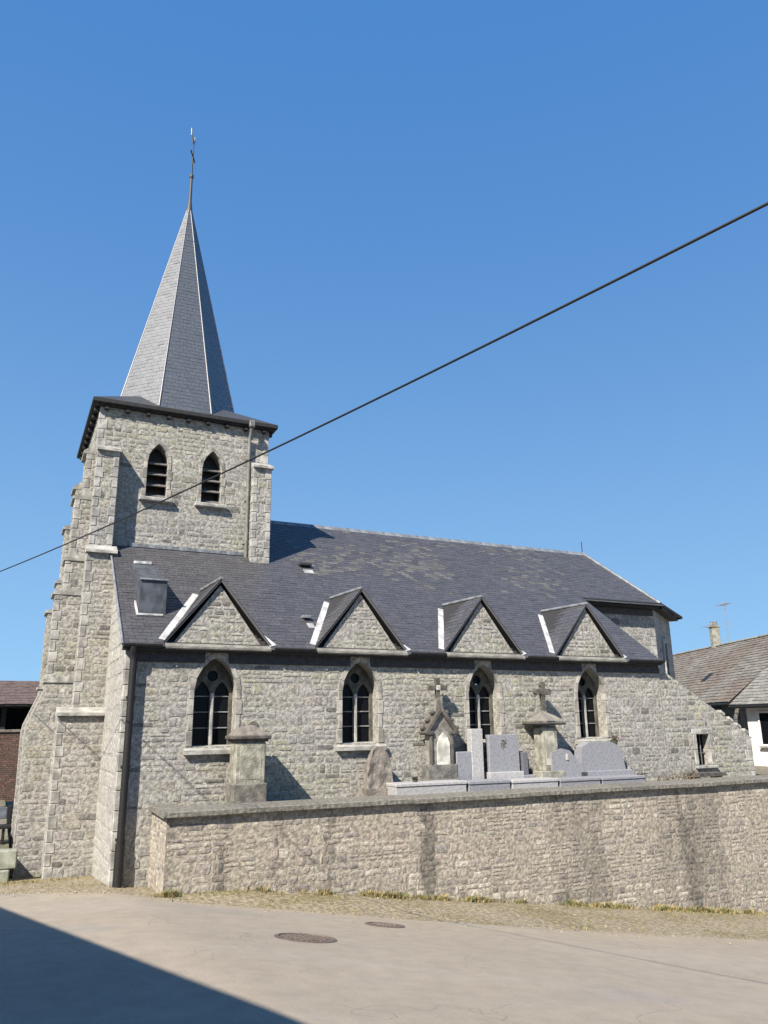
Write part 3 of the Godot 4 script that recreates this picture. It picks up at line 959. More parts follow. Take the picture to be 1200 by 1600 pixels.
	for q in [[4.95, -3.42, 0.34], [4.12, -0.95, 0.20]]:
		var vt := part("roof_vent", ch)
		one_box("vent_cover", Vector3(q[0], base.call(q[1]) + 0.06, q[1]), Vector3(q[2], 0.07, 0.22), M.deck if q[1] < -2 else M.dull_zinc, vt, 0.01)
		one_box("flashing", Vector3(q[0] + 0.03, base.call(q[1] + 0.25) + 0.012, q[1] + 0.25), Vector3(q[2] * 0.8, 0.012, 0.22), M.zinc, vt, 0.003, Color(0.7, 0.7, 0.7), Basis(Vector3.RIGHT, atan(ROOF_RISE)))
	# --- chancel and apse rising behind the end of the aisle
	var cw := part("chancel_wall", ch)
	var wp := [Vector2(13.9, -3.18), Vector2(17.22, -3.18), Vector2(20.1, -5.32), Vector2(20.1, -6.9), Vector2(17.22, -8.95)]
	b = MB.new()
	for k in 4:
		b.quad(Vector3(wp[k].x, 0.8, wp[k].y), Vector3(wp[k + 1].x, 0.8, wp[k + 1].y), Vector3(wp[k + 1].x, 6.5, wp[k + 1].y), Vector3(wp[k].x, 6.5, wp[k].y))
	piece("body", b, M.mortar, cw)
	lay(cw, Vector3(13.9, 0, -3.18), Vector3.RIGHT, 3.6, 6.5, func(_a, _b): return [[0.0, 3.12]], Vector2(0.14, 0.22), Vector2(0.22, 0.5), grey_stone)
	var fd: Vector2 = (wp[2] - wp[1]).normalized()
	var fl: float = (wp[2] - wp[1]).length()
	lay(cw, Vector3(wp[1].x, 0, wp[1].y), Vector3(fd.x, 0, fd.y), 3.0, 6.5, func(_a, c): return [[0.2, 1.18], [2.02, fl]] if c < 5.6 else [[0.2, fl]], Vector2(0.14, 0.22), Vector2(0.22, 0.5), grey_stone)
	quoins(cw, 17.22, -3.18, 3.7, 6.48, 1, 1, 0.26, 0.2, 0.3)
	var apw := part("apse_window", ch)
	var fdir := Vector3(fd.x, 0, fd.y); var fnn := fdir.cross(Vector3.UP)
	var fb := Basis(fdir, Vector3.UP, fnn)
	var fc := Vector3(wp[1].x, 0, wp[1].y) + fdir * 1.6
	one_box("pane", fc + Vector3(0, 4.5, 0) + fnn * 0.012, Vector3(0.62, 1.9, 0.02), M.glass, apw, 0.0, Color.WHITE, fb)
	for s in [-1.0, 1.0]: one_box("jamb_stone", fc + Vector3(0, 4.5, 0) + fnn * 0.03 + fdir * s * 0.37, Vector3(0.14, 2.0, 0.12), M.dressed, apw, 0.02, Color.WHITE, fb)
	one_box("lintel", fc + Vector3(0, 5.53, 0) + fnn * 0.03, Vector3(0.9, 0.14, 0.12), M.dressed, apw, 0.02, Color.WHITE, fb)
	var ce := part("chancel_eaves", ch)
	b = MB.new()
	b.box(Vector3(15.62, 6.50, -3.02), Vector3(3.2, 0.12, 0.30), Basis(), 0.01)
	piece("fascia", b, M.dark_wood, ce)
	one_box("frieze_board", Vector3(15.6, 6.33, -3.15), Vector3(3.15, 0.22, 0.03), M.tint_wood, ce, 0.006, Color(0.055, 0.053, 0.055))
	b = MB.new()
	b.tube(PackedVector3Array([Vector3(14.0, 6.57, -2.84), Vector3(17.28, 6.57, -2.84), Vector3(20.44, 6.57, -5.04), Vector3(20.44, 6.57, -7.2)]), 0.06, 8)
	piece("gutter", b, M.dark_wood, ce)
	b = MB.new()
	var mid := Vector3((17.25 + 20.25) * 0.5, 6.5, (-3.02 - 5.20) * 0.5)
	b.box(mid, Vector3(3.66, 0.12, 0.30), fb, 0.01)
	piece("fascia", b, M.dark_wood, ce)
	build_tower(ch)
	settle(300)

func dormer(ch: Node3D, xc: float) -> void:
	var t := part("dormer", ch)
	var ya := 5.74; var yb := 4.44; var hw := 0.96
	# stone gable, flush with the wall below
	var b := MB.new()
	b.prism(PackedVector2Array([Vector2(-hw, yb), Vector2(hw, yb), Vector2(0, ya)]), Vector3(xc, 0, 0.03), Vector3.RIGHT, Vector3.UP, 0.3)
	piece("gable_wall", b, M.mortar, t)
	lay(t, Vector3(xc, 0, 0.03), Vector3.RIGHT, yb + 0.01, ya - 0.12, func(_a, c):
		var w: float = hw * (ya - c) / (ya - yb) - 0.015
		return [[-w, w]] if w > 0.05 else [], Vector2(0.09, 0.15), Vector2(0.14, 0.34), grey_stone)
	# moulded sill band below the gable, in front of the eaves
	b = MB.new()
	b.prism(PackedVector2Array([Vector2(-0.05, 4.335), Vector2(0.23, 4.345), Vector2(0.255, 4.365), Vector2(0.255, 4.405), Vector2(0.20, 4.43), Vector2(0.15, 4.47), Vector2(-0.05, 4.47)]), Vector3(xc - 1.10, 0, 0.0), Vector3(0, 0, 1), Vector3.UP, 2.2)
	b.col = Color(0.62, 0.62, 0.60)
	for i in b.c.size(): b.c[i] = b.col
	piece("sill_band", b, M.dressed, t)
	# the two little roof slopes with their slates
	var zb := -1.85
	var top := 5.86
	var eave := 4.50
	var ew := 1.12
	for s in [-1.0, 1.0]:
		var up := Vector3(-s * ew, top - eave, 0).normalized()
		var length := Vector2(ew, top - eave).length()
		b = MB.new()
		var A := Vector3(xc + s * ew, eave, 0.10); var B := Vector3(xc, top, 0.10); var C := Vector3(xc, roof_y(zb) + 0.02, zb); var D := Vector3(xc + s * ew, roof_y(0.12), 0.12)
		var off := Vector3(0, -0.05, 0)
		if s < 0:
			b.tri(A, B, C); b.tri(A, C, D); b.quad(A + off, B + off, B, A)
		else:
			b.tri(A, C, B); b.tri(A, D, C); b.quad(B + off, A + off, A, B)
		b.tri(A + off, C + off, B + off)
		piece("dormer_deck", b, M.deck, t)
		b = MB.new()
		var nn := Vector3(s * (top - eave), ew, 0).normalized()
		var o := A + nn * 0.008
		var ux := Vector3(0, 0, -1) if s > 0 else Vector3(0, 0, 1)
		# rows run along z: from the front verge back to the valley
		slate_field(b, o, ux, up, 0.0, length, func(a, c):
			var k := clampf((a + c) * 0.5 / length, 0.0, 1.0)
			var back := 0.10 - lerpf(0.0, zb, k) - 0.02
			return [[-0.03, back]] if s > 0 else [[-back, 0.03]], 0.22, 0.13, dark_slate)
		piece("slates", b, M.slate, t).set_meta("kind", "stuff")
		# zinc lining of the valley
		b = MB.new()
		var v0 := Vector3(xc + s * (ew + 0.10), roof_y(0.16) + 0.012, 0.16); var v1 := Vector3(xc + s * 0.06, roof_y(zb) + 0.012, zb)
		var along := (v1 - v0).normalized()
		var rn := Vector3(0, 1, ROOF_RISE).normalized()
		var side := along.cross(rn).normalized()
		b.box((v0 + v1) * 0.5 + rn * 0.004, Vector3(0.17, 0.012, (v1 - v0).length() * (0.86 if s < 0 else 0.95)), Basis(side, rn, side.cross(rn)), 0.002)
		piece("valley_lining", b, M.zinc, t)
		# slate-hung edge of the verge
		b = MB.new()
		var va := Vector3(xc + s * (ew + 0.03), eave - 0.03, 0.10); var vb := Vector3(xc, top + 0.012, 0.10)
		var dir := (vb - va).normalized()
		b.box((va + vb) * 0.5 + Vector3(0, -0.03, 0), Vector3(0.045, (vb - va).length() + 0.02, 0.03), Basis(dir.cross(Vector3(0, 0, 1)), dir, Vector3(0, 0, 1)), 0.006)
		piece("verge_board", b, M.lead_dark if s < 0 else M.verge_grey, t)
	b = MB.new()
	b.tube(PackedVector3Array([Vector3(xc, top + 0.02, 0.12), Vector3(xc, roof_y(zb) + 0.05, zb)]), 0.04, 6)
	piece("ridge_capping", b, M.dull_zinc, t)

func build_tower(ch: Node3D) -> void:
	var x0 := -0.62; var x1 := 3.93; var z0 := -3.8; var z1 := -8.3; var yt := 10.95
	var xc := (x0 + x1) * 0.5; var zc := (z0 + z1) * 0.5
	var tw := part("tower_wall", ch)
	var ops := [[0.93, 0.27, 8.62, 9.62, 10.13], [2.37, 0.27, 8.62, 9.62, 10.13]]
	var b := MB.new()
	wall_sheet(b, Vector3(0, 0, z0), Vector3.RIGHT, x0, x1, -0.8, func(_u): return yt, ops, 0.5)
	b.quad(Vector3(x0, -0.8, z1), Vector3(x0, -0.8, z0), Vector3(x0, yt, z0), Vector3(x0, yt, z1))
	b.quad(Vector3(x1, 4.0, z0), Vector3(x1, 4.0, z1), Vector3(x1, yt, z1), Vector3(x1, yt, z0))
	b.quad(Vector3(x1, 4.0, z1), Vector3(x0, -0.8, z1), Vector3(x0, yt, z1), Vector3(x1, yt, z1))
	piece("body", b, M.mortar, tw)
	lay(tw, Vector3(0, 0, z0), Vector3.RIGHT, 6.6, yt, func(a, c):
		var s := minus_openings([[x0 + 0.17, x1 - 0.17]], ops, a, c, 0.105)
		if a < 8.62 and c > 8.48:
			for k in ops: s = minus(s, k[0] - 0.45, k[0] + 0.45)
		return s, Vector2(0.12, 0.21), Vector2(0.18, 0.46), grey_stone)
	lay(tw, Vector3(x0, 0, z1), Vector3(0, 0, 1), -0.8, yt, func(_a, _b): return [[0.1, 4.28]], Vector2(0.14, 0.24), Vector2(0.2, 0.5), grey_stone)
	lay(tw, Vector3(x1, 0, z0), Vector3(0, 0, -1), 6.8, yt, func(_a, _b): return [[0.22, 4.5]], Vector2(0.16, 0.24), Vector2(0.3, 0.6), grey_stone)
	quoins(tw, x0, z0, 9.85, yt - 0.02, -1, 1, 0.22, 0.15)
	quoins(tw, x1, z0, 9.95, yt - 0.02, 1, 1, 0.22, 0.15)
	belfry_window(ch, ops[0][0]); belfry_window(ch, ops[1][0])
	# buttress facing south at the south-west corner, in three stages
	var p := pier(ch, "buttress", x0, -0.10, -3.40, -3.85, 6.9, 9.62, "swe")
	weathering(p, x0 - 0.02, -0.06, -3.40, -3.83, 9.62, 0.20, "s")
	p = pier(ch, "buttress", -0.66, 0.04, -3.22, -3.9, 3.1, 6.92, "sw")
	weathering(p, -0.70, 0.02, -3.22, -3.42, 6.94, 0.16, "s")
	p = pier(ch, "buttress", -0.97, 0.04, -2.92, -3.95, -0.8, 3.10, "sw")
	weathering(p, -1.02, 0.0, -2.92, -3.24, 3.12, 0.12, "s")
	# buttress facing west, stepping out towards the ground; a twin stands at the north-west corner
	for zz in [[-4.02, -4.85], [-7.45, -8.28]]:
		p = pier(ch, "buttress", -0.82, x0 + 0.02, zz[0], zz[1], 8.5, 9.7, "sw", zz[0] > -5.0)
		weathering(p, -0.84, x0, zz[0] + 0.02, zz[1], 9.7, 0.22, "w")
		p = pier(ch, "buttress", -1.0, x0 + 0.02, zz[0] + 0.01, zz[1], 6.9, 8.46, "sw", zz[0] > -5.0)
		weathering(p, -1.0, x0, zz[0] + 0.03, zz[1], 8.46, 0.16, "w")
		p = pier(ch, "buttress", -1.08, x0 + 0.02, zz[0] + 0.02, zz[1], 6.02, 6.88, "sw", zz[0] > -5.0)
		weathering(p, -1.06, x0, zz[0] + 0.05, zz[1], 6.86, 0.10, "w")
		p = pier(ch, "buttress", -1.24, x0 + 0.02, zz[0] + 0.03, zz[1], 3.86, 6.0, "sw", zz[0] > -5.0)
		weathering(p, -1.24, x0, zz[0] + 0.06, zz[1], 6.0, 0.14, "w")
		p = pier(ch, "buttress", -1.26, x0 + 0.02, zz[0] + 0.04, zz[1], 2.9, 3.86, "sw", false)
		weathering(p, -1.24, x0, zz[0] + 0.07, zz[1], 3.9, 0.10, "w")
		# battered foot with a long sloping shoulder
		p = part("buttress_foot", ch)
		b = MB.new()
		b.prism(PackedVector2Array([Vector2(-1.24, 3.80), Vector2(-1.57, 2.94), Vector2(-1.60, 2.7), Vector2(-1.52, -0.8), Vector2(x0 + 0.02, -0.8), Vector2(x0 + 0.02, 3.80)]), Vector3(0, 0, zz[0] + 0.10), Vector3.RIGHT, Vector3.UP, 0.9)
		piece("body", b, M.mortar, p)
		lay(p, Vector3(0, 0, zz[0] + 0.10), Vector3.RIGHT, -0.6, 3.78, func(a, c):
			var l: float = -1.56 + 0.02 * (2.7 - a) / 2.7
			if c > 2.9: l = -1.57 + 0.33 * (c - 2.94) / 0.86
			return [[l, x0]], Vector2(0.11, 0.21), Vector2(0.16, 0.4), grey_stone)
		lay(p, Vector3(-1.565, 0, zz[0] - 0.8), Vector3(0, 0, 1), -0.6, 2.9, func(_a, _b): return [[0.02, 0.89]], Vector2(0.14, 0.24), Vector2(0.2, 0.4), grey_stone, 0.0)
	# slimmer buttress at the south-east corner
	p = pier(ch, "buttress", 3.44, 3.94, -3.46, -3.85, 6.4, 9.72, "swe")
	weathering(p, 3.42, 3.99, -3.46, -3.83, 9.72, 0.2, "s")
	# rainwater pipe down the tower
	var dp := part("downpipe", ch)
	b = MB.new()
	b.tube(PackedVector3Array([Vector3(3.36, 11.02, -3.50), Vector3(3.36, 10.8, -3.55), Vector3(3.36, 10.6, -3.71), Vector3(3.37, 7.16, -3.71)]), 0.05, 10)
	piece("pipe", b, M.grey_pipe, dp)
	one_box("hopper", Vector3(3.36, 10.98, -3.50), Vector3(0.15, 0.20, 0.13), M.grey_pipe, dp, 0.02)
	for y in [7.6, 8.8, 10.0]: one_box("pipe_bracket", Vector3(3.37, y, -3.75), Vector3(0.15, 0.04, 0.12), M.grey_pipe, dp, 0.008)
	# --- eaves of the tower
	var ev := part("tower_eaves", ch)
	var eo := 0.17
	b = MB.new()
	b.box(Vector3(xc, 10.99, zc), Vector3(x1 - x0 + 2 * eo - 0.06, 0.07, z0 - z1 + 2 * eo - 0.06), Basis(), 0.01)
	piece("soffit", b, M.dark_wood, ev)
	for k in 4:
		var l := (x1 - x0 + 2 * eo) if k % 2 == 0 else (z0 - z1 + 2 * eo)
		var bs := Basis(Vector3.UP, k * PI / 2)
		var dist := ((z0 - z1) if k % 2 == 0 else (x1 - x0)) * 0.5 + eo
		var g := MB.new()
		g.box(Vector3(xc, 11.05, zc) + bs * Vector3(0, 0, dist), Vector3(l + 0.08, 0.13, 0.09), bs, 0.02)
		piece("gutter", g, M.dark_wood, ev)
		for i in 9:
			var cb := MB.new()
			cb.box(Vector3(xc, 10.90, zc) + bs * Vector3(lerpf(-l * 0.5 + 0.32, l * 0.5 - 0.32, i / 8.0), 0, dist - 0.10), Vector3(0.10, 0.11, 0.15), bs, 0.01)
			piece("corbel", cb, M.dark_wood, ev)
	# --- spire: an eight-sided needle on a square skirt with broaches at the corners
	var sp := part("spire", ch)
	var apo := 1.76
	var yb := 11.42
	var tip := Vector3(xc + 0.05, 19.45, zc)
	var oct := []
	for k in 8:
		var w := TAU * (k + 0.5) / 8.0
		oct.append(Vector3(xc + sin(w) * apo / cos(PI / 8), yb, zc + cos(w) * apo / cos(PI / 8)))
	b = MB.new()
	var half := Vector3((x1 - x0) * 0.5 + eo + 0.03, 0, (z0 - z1) * 0.5 + eo + 0.03)
	var cor := [Vector3(xc + half.x, 11.11, zc + half.z), Vector3(xc + half.x, 11.11, zc - half.z), Vector3(xc - half.x, 11.11, zc - half.z), Vector3(xc - half.x, 11.11, zc + half.z)]
	# oct[0] is south-south-east, counted counter-clockwise from above: SSE, ESE, ENE, NNE, NNW, WNW, WSW, SSW
	b.col = Color(0.062, 0.065, 0.072)
	b.quad(cor[3], cor[0], oct[0], oct[7])
	b.quad(cor[0], cor[1], oct[2], oct[1])
	b.quad(cor[1], cor[2], oct[4], oct[3])
	b.quad(cor[2], cor[3], oct[6], oct[5])
	for k in 4:
		var a: Vector3 = oct[(k * 2) % 8]; var d: Vector3 = oct[(k * 2 + 1) % 8]
		var m := (a + d) * 0.5
		var peak: Vector3 = m + (tip - m) * 0.055
		b.tri(a, cor[k], peak); b.tri(cor[k], d, peak)
	piece("skirt_roof", b, M.slate, sp)
	b = MB.new()
	for k in 8: b.tri(oct[k], oct[(k + 1) % 8], tip)
	piece("spire_deck", b, M.deck, sp)
	b = MB.new()
	for k in 8:
		var a: Vector3 = oct[k]; var d: Vector3 = oct[(k + 1) % 8]
		var ux := (d - a).normalized()
		var m := (a + d) * 0.5
		var us := (tip - m).normalized()
		var length := (tip - m).length()
		var w := (d - a).length() * 0.5
		slate_field(b, m + ux.cross(us) * 0.006, ux, us, 0.0, length - 0.15, func(s, c):
			var hw: float = w * (1.0 - (s + c) * 0.5 / length) + 0.004
			return [[-hw, hw]], 0.22, 0.125, func(_u, _s): return Color(0.072, 0.083, 0.100) * rng.randf_range(0.9, 1.1))
	piece("slates", b, M.spire_slate, sp).set_meta("kind", "stuff")
	b = MB.new()
	b.col = Color(0.10, 0.104, 0.112)
	for k in 8: b.tube(PackedVector3Array([oct[k], tip]), 0.032, 5, 0.02)
	piece("hip_capping", b, M.spire_slate, sp)
	var fi := part("weathervane", ch)
	b = MB.new()
	b.lathe(PackedVector2Array([Vector2(0.115, 18.98), Vector2(0.085, 19.25), Vector2(0.055, 19.5), Vector2(0.045, 20.35), Vector2(0.07, 20.42), Vector2(0.07, 20.5), Vector2(0.04, 20.56), Vector2(0.0, 20.58)]), Vector3(tip.x, 0, tip.z), 12)
	piece("finial", b, M.lead_dark, fi)
	b = MB.new()
	b.tube(PackedVector3Array([Vector3(tip.x, 19.9, tip.z), Vector3(tip.x, 22.0, tip.z)]), 0.032, 8, 0.018)
	piece("rod", b, M.iron, fi)
	one_box("cross_arm", Vector3(tip.x, 21.25, tip.z), Vector3(0.035, 0.05, 0.62), M.iron, fi, 0.01, Color.WHITE, Basis(Vector3.UP, -0.42))
	b = MB.new()
	var ck := PackedVector2Array([Vector2(-0.30, 0.10), Vector2(-0.34, 0.34), Vector2(-0.2, 0.40), Vector2(-0.1, 0.22), Vector2(0.08, 0.18), Vector2(0.13, 0.36), Vector2(0.19, 0.42), Vector2(0.24, 0.34), Vector2(0.30, 0.30), Vector2(0.23, 0.26), Vector2(0.2, 0.1), Vector2(0.06, 0.0), Vector2(-0.12, 0.0)])
	b.prism(ck, Vector3(tip.x, 21.75, tip.z), Vector3(0.42, 0, -0.91).normalized(), Vector3.UP, 0.02)
	piece("cockerel", b, M.zinc, fi)

# ------------------------------------------------------------------ churchyard wall
func build_yard_wall() -> void:
	var w := thing("churchyard_wall", "long beige rubble retaining wall with grey coping between street and graves", "wall", Vector3(0, 0, 1.5))
	var b := MB.new()
	var x := 0.7
	while x < 26.0:                                      # mortar in short lengths so that its stains follow the stones'
		var y0 := -0.133 * x - 0.75
		var k := 0
		while k < 36:
			var a := lerpf(y0, 1.28, k / 36.0); var c := lerpf(y0, 1.28, (k + 1) / 36.0)
			b.col = Color(1, 1, 1).lerp(Color(0.34, 0.34, 0.35), clampf(stain(x + 0.04, (a + c) * 0.5) * rng.randf_range(0.85, 1.3), 0, 0.85)) * rng.randf_range(0.90, 1.0)
			var y2 := -0.133 * (x + 0.08) - 0.75
			b.quad(Vector3(x, a, 0), Vector3(x + 0.08, lerpf(y2, 1.28, k / 36.0), 0), Vector3(x + 0.08, lerpf(y2, 1.28, (k + 1) / 36.0), 0), Vector3(x, c, 0))
			k += 1
		x += 0.08
	b.col = Color.WHITE
	b.quad(Vector3(0.7, -0.8, -1.55), Vector3(0.7, -0.8, 0), Vector3(0.7, 1.28, 0), Vector3(0.7, 1.28, -1.55))
	b.quad(Vector3(26.1, -4.5, 0), Vector3(26.1, -4.5, -0.5), Vector3(26.1, 1.28, -0.5), Vector3(26.1, 1.28, 0))
	b.quad(Vector3(0.7, 1.28, 0), Vector3(26.1, 1.28, 0), Vector3(26.1, 1.28, -0.5), Vector3(0.7, 1.28, -0.5))
	b.quad(Vector3(26.1, -4.5, -0.5), Vector3(0.9, -0.8, -0.5), Vector3(0.9, 1.28, -0.5), Vector3(26.1, 1.28, -0.5))
	piece("body", b, M.warm_mortar, w)
	lay(w, Vector3.ZERO, Vector3.RIGHT, -4.2, 1.27, func(a, _c):
		var l := 0.72
		var r := minf(26.0, (0.35 - a) / 0.133 + 3.0)
		if a > -0.35: r = 26.0
		else: l = maxf(0.72, (-0.35 - a) / 0.133 - 3.2)
		return [[l, 26.0]] if r > l else [], Vector2(0.075, 0.17), Vector2(0.10, 0.36), warm_stone, 0.03, 0.75)
	lay(w, Vector3(0.7, 0, -1.5), Vector3(0, 0, 1), -0.4, 1.27, func(_a, _c): return [[0.02, 1.48]], Vector2(0.09, 0.17), Vector2(0.14, 0.34), warm_stone)
	# coping slabs, first the short return to the church, then along the street
	for k in 2: one_box("coping_stone", Vector3(0.86, 1.335, -1.24 + k * 0.455), Vector3(0.48, 0.12, 0.445), M.coping, w, 0.015, Color(0.92, 0.92, 0.92))
	x = 0.62
	while x < 26.0:
		var l := rng.randf_range(0.75, 1.25)
		b = MB.new()
		b.col = Color.WHITE * rng.randf_range(0.82, 1.18)
		var dy := rng.randf_range(-0.008, 0.008)
		b.prism(PackedVector2Array([Vector2(-0.56, 1.275 + dy), Vector2(0.105, 1.275 + dy), Vector2(0.115, 1.29 + dy), Vector2(0.115, 1.365 + dy), Vector2(0.09, 1.385 + dy), Vector2(-0.56, 1.41 + dy)]), Vector3(x + 0.004, 0, 0), Vector3(0, 0, 1), Vector3.UP, l - 0.008)
		piece("coping_stone", b, M.coping, w)
		x += l
	settle(300)

# ------------------------------------------------------------------ graves
func lumpy_box(b: MB, ctr: Vector3, size: Vector3, amp: float, div := 5, taper := 0.0, round_top := 0.0) -> void:
	# a rough-hewn block: a box whose faces are divided and pushed about; it may narrow and round towards its top
	var f := func(q: Vector3) -> Vector3:
		var t := q.y + 0.5
		var s := 1.0 - taper * t
		var p := Vector3(q.x * s, q.y, q.z * s) * size
		if round_top > 0.0:
			var e := absf(q.x) * 2.0
			if t > 0.5: p.y -= round_top * size.y * e * e * smooth(0.5, 1.0, t)
		p += Vector3(fn.get_noise_3d(p.x * 160 + ctr.x * 90, p.y * 160, p.z * 160), 0.6 * fn.get_noise_3d(p.x * 160 + 40, p.y * 160 + ctr.x * 70, p.z * 160), fn.get_noise_3d(p.x * 160, p.y * 160 + 70 + ctr.x * 50, p.z * 160)) * amp
		return ctr + p
	for ax in 3:
		for s in [-0.5, 0.5]:
			var a1 := (ax + 1) % 3; var a2 := (ax + 2) % 3
			for i in div:
				for k in div:
					var p := []
					for d in [[0, 0], [1, 0], [1, 1], [0, 1]]:
						var q := Vector3.ZERO
						q[ax] = s
						q[a1] = -0.5 + float(i + d[0]) / div
						q[a2] = -0.5 + float(k + d[1]) / div
						p.append(f.call(q))
					if s > 0: b.quad(p[0], p[1], p[2], p[3])
					else: b.quad(p[3], p[2], p[1], p[0])

func cross_poly(w: float, h: float, t: float, arm_y: float) -> PackedVector2Array:
	var a := t * 0.5
	return PackedVector2Array([Vector2(-a, 0), Vector2(a, 0), Vector2(a, arm_y - a), Vector2(w * 0.5, arm_y - a * 1.25), Vector2(w * 0.5, arm_y + a * 1.25), Vector2(a, arm_y + a), Vector2(a * 1.25, h), Vector2(-a * 1.25, h), Vector2(-a, arm_y + a), Vector2(-w * 0.5, arm_y + a * 1.25), Vector2(-w * 0.5, arm_y - a * 1.25), Vector2(-a, arm_y - a)])

func build_graves() -> void:
	var yb := 1.24
	var b: MB
	# square pillar with moulded cap
	var t := thing("pillar_tomb", "square pale stone pillar tomb with dark moulded cap beside the first aisle window", "gravestone", Vector3(2.38, yb, 0.58))
	one_box("plinth", Vector3(0, 0.25, 0), Vector3(0.68, 0.52, 0.56), M.tint_stone, t, 0.02, Color(0.20, 0.19, 0.165))
	one_box("shaft", Vector3(0, 0.89, 0), Vector3(0.60, 0.80, 0.48), M.old_stone, t, 0.02)
	one_box("panel", Vector3(0, 0.89, 0.236), Vector3(0.44, 0.62, 0.02), M.old_stone, t, 0.008, Color(1.05, 1.05, 1.02))
	b = MB.new()
	b.box(Vector3(0, 1.31, 0), Vector3(0.68, 0.05, 0.54), Basis(), 0.01)
	b.box(Vector3(0, 1.37, 0), Vector3(0.78, 0.08, 0.62), Basis(), 0.02)
	piece("cap", b, M.dark_stone, t)
	b = MB.new()
	lumpy_box(b, Vector3(0, 1.50, 0), Vector3(0.70, 0.20, 0.52), 0.03, 6, 0.5, 0.2)
	piece("hipped_top", b, M.brown_stone, t)
	b = MB.new()
	lumpy_box(b, Vector3(0.09, 1.60, 0), Vector3(0.26, 0.17, 0.2), 0.04, 5, 0.4, 0.3)
	piece("broken_finial", b, M.dark_stone, t)
	# rough round-headed stele
	t = thing("rough_stele", "small rough brown headstone with rounded top below the second window", "gravestone", Vector3(5.31, yb, 0.42))
	b = MB.new()
	lumpy_box(b, Vector3(0, 0.14, 0), Vector3(0.72, 0.30, 0.42), 0.015, 4)
	piece("base_block", b, M.brown_stone, t)
	b = MB.new()
	lumpy_box(b, Vector3(0, 0.70, 0), Vector3(0.62, 0.88, 0.26), 0.05, 8, 0.22, 0.35)
	piece("headstone", b, M.brown_stone, t)
	# gothic stone with gable and cross
	t = thing("gothic_headstone", "dark gabled gothic headstone with white arched plaque and cross on top", "gravestone", Vector3(6.92, yb, 0.27))
	one_box("plinth", Vector3(0, 0.20, 0.02), Vector3(0.84, 0.42, 0.36), M.tint_stone, t, 0.02, Color(0.165, 0.16, 0.145))
	one_box("base_block", Vector3(0, 0.55, 0.01), Vector3(0.76, 0.34, 0.32), M.tint_stone, t, 0.02, Color(0.19, 0.185, 0.17))
	one_box("body", Vector3(0, 1.05, 0), Vector3(0.60, 0.74, 0.26), M.tint_stone, t, 0.015, Color(0.28, 0.275, 0.25))
	b = MB.new()
	b.prism(PackedVector2Array([Vector2(-0.16, 0), Vector2(0.16, 0), Vector2(0.16, 0.44), Vector2(0.11, 0.58), Vector2(0, 0.69), Vector2(-0.11, 0.58), Vector2(-0.16, 0.44)]), Vector3(0.03, 0.71, 0.16), Vector3.RIGHT, Vector3.UP, 0.04)
	piece("plaque", b, M.white_stone, t)
	for s in [-1.0, 1.0]:
		b = MB.new()
		b.tube(PackedVector3Array([Vector3(s * 0.27, 0.72, 0.13), Vector3(s * 0.27, 1.36, 0.13)]), 0.045, 8)
		piece("colonnette", b, M.dark_stone, t)
		one_box("capital", Vector3(s * 0.28, 1.39, 0.12), Vector3(0.14, 0.10, 0.14), M.dark_stone, t, 0.02)
		b = MB.new()
		var dir := Vector3(-s * 0.42, 0.55, 0).normalized()
		b.box(Vector3(s * 0.22, 1.63, 0.02), Vector3(0.10, 0.66, 0.34), Basis(dir.cross(Vector3(0, 0, 1)), dir, Vector3(0, 0, 1)), 0.02)
		piece("gable_coping", b, M.dark_stone, t)
		for k in 3:
			one_box("crocket", Vector3(s * (0.44 - k * 0.13), 1.50 + k * 0.17, 0.05), Vector3(0.10, 0.09, 0.14), M.dark_stone, t, 0.025, Color.WHITE, Basis(Vector3(0, 0, 1), s * 0.6))
	b = MB.new()
	b.col = Color(0.26, 0.25, 0.23)
	b.prism(PackedVector2Array([Vector2(-0.33, 1.40), Vector2(0.33, 1.40), Vector2(0, 1.85)]), Vector3(0, 0, 0.12), Vector3.RIGHT, Vector3.UP, 0.22)
	piece("gable", b, M.tint_stone, t)
	b = MB.new()
	b.col = Color(0.22, 0.21, 0.19)
	b.prism(PackedVector2Array([Vector2(-0.12, 1.78), Vector2(0.12, 1.78), Vector2(0.05, 2.18), Vector2(-0.05, 2.18)]), Vector3(0, 0, 0.08), Vector3.RIGHT, Vector3.UP, 0.14)
	piece("pinnacle", b, M.tint_stone, t)
	b = MB.new()
	b.prism(cross_poly(0.48, 0.46, 0.09, 0.24), Vector3(-0.01, 2.15, 0.06), Vector3.RIGHT, Vector3.UP, 0.09)
	piece("cross", b, M.dark_stone, t)
	one_box("boss", Vector3(-0.01, 2.39, 0.075), Vector3(0.11, 0.11, 0.03), M.white_stone, t, 0.02)
	# grave beds of pale granite in front of the stones
	var beds := [
		[5.45, 7.16, 0.30, 1.62, "long pale granite grave bed in front of the gabled gothic headstone", M.pale_granite],
		[7.22, 8.30, 0.36, 1.60, "pale granite grave bed in front of the pale granite post", M.granite],
		[8.35, 9.62, 0.36, 1.58, "smooth pale grave slab in front of the upright granite stele", M.pale_granite],
		[9.68, 10.86, 0.34, 1.56, "grey granite grave slab between the cross pillar and wide granite tomb", M.granite],
		[10.92, 12.25, 0.32, 1.55, "grey granite grave slab in front of the wide granite tomb", M.granite]]
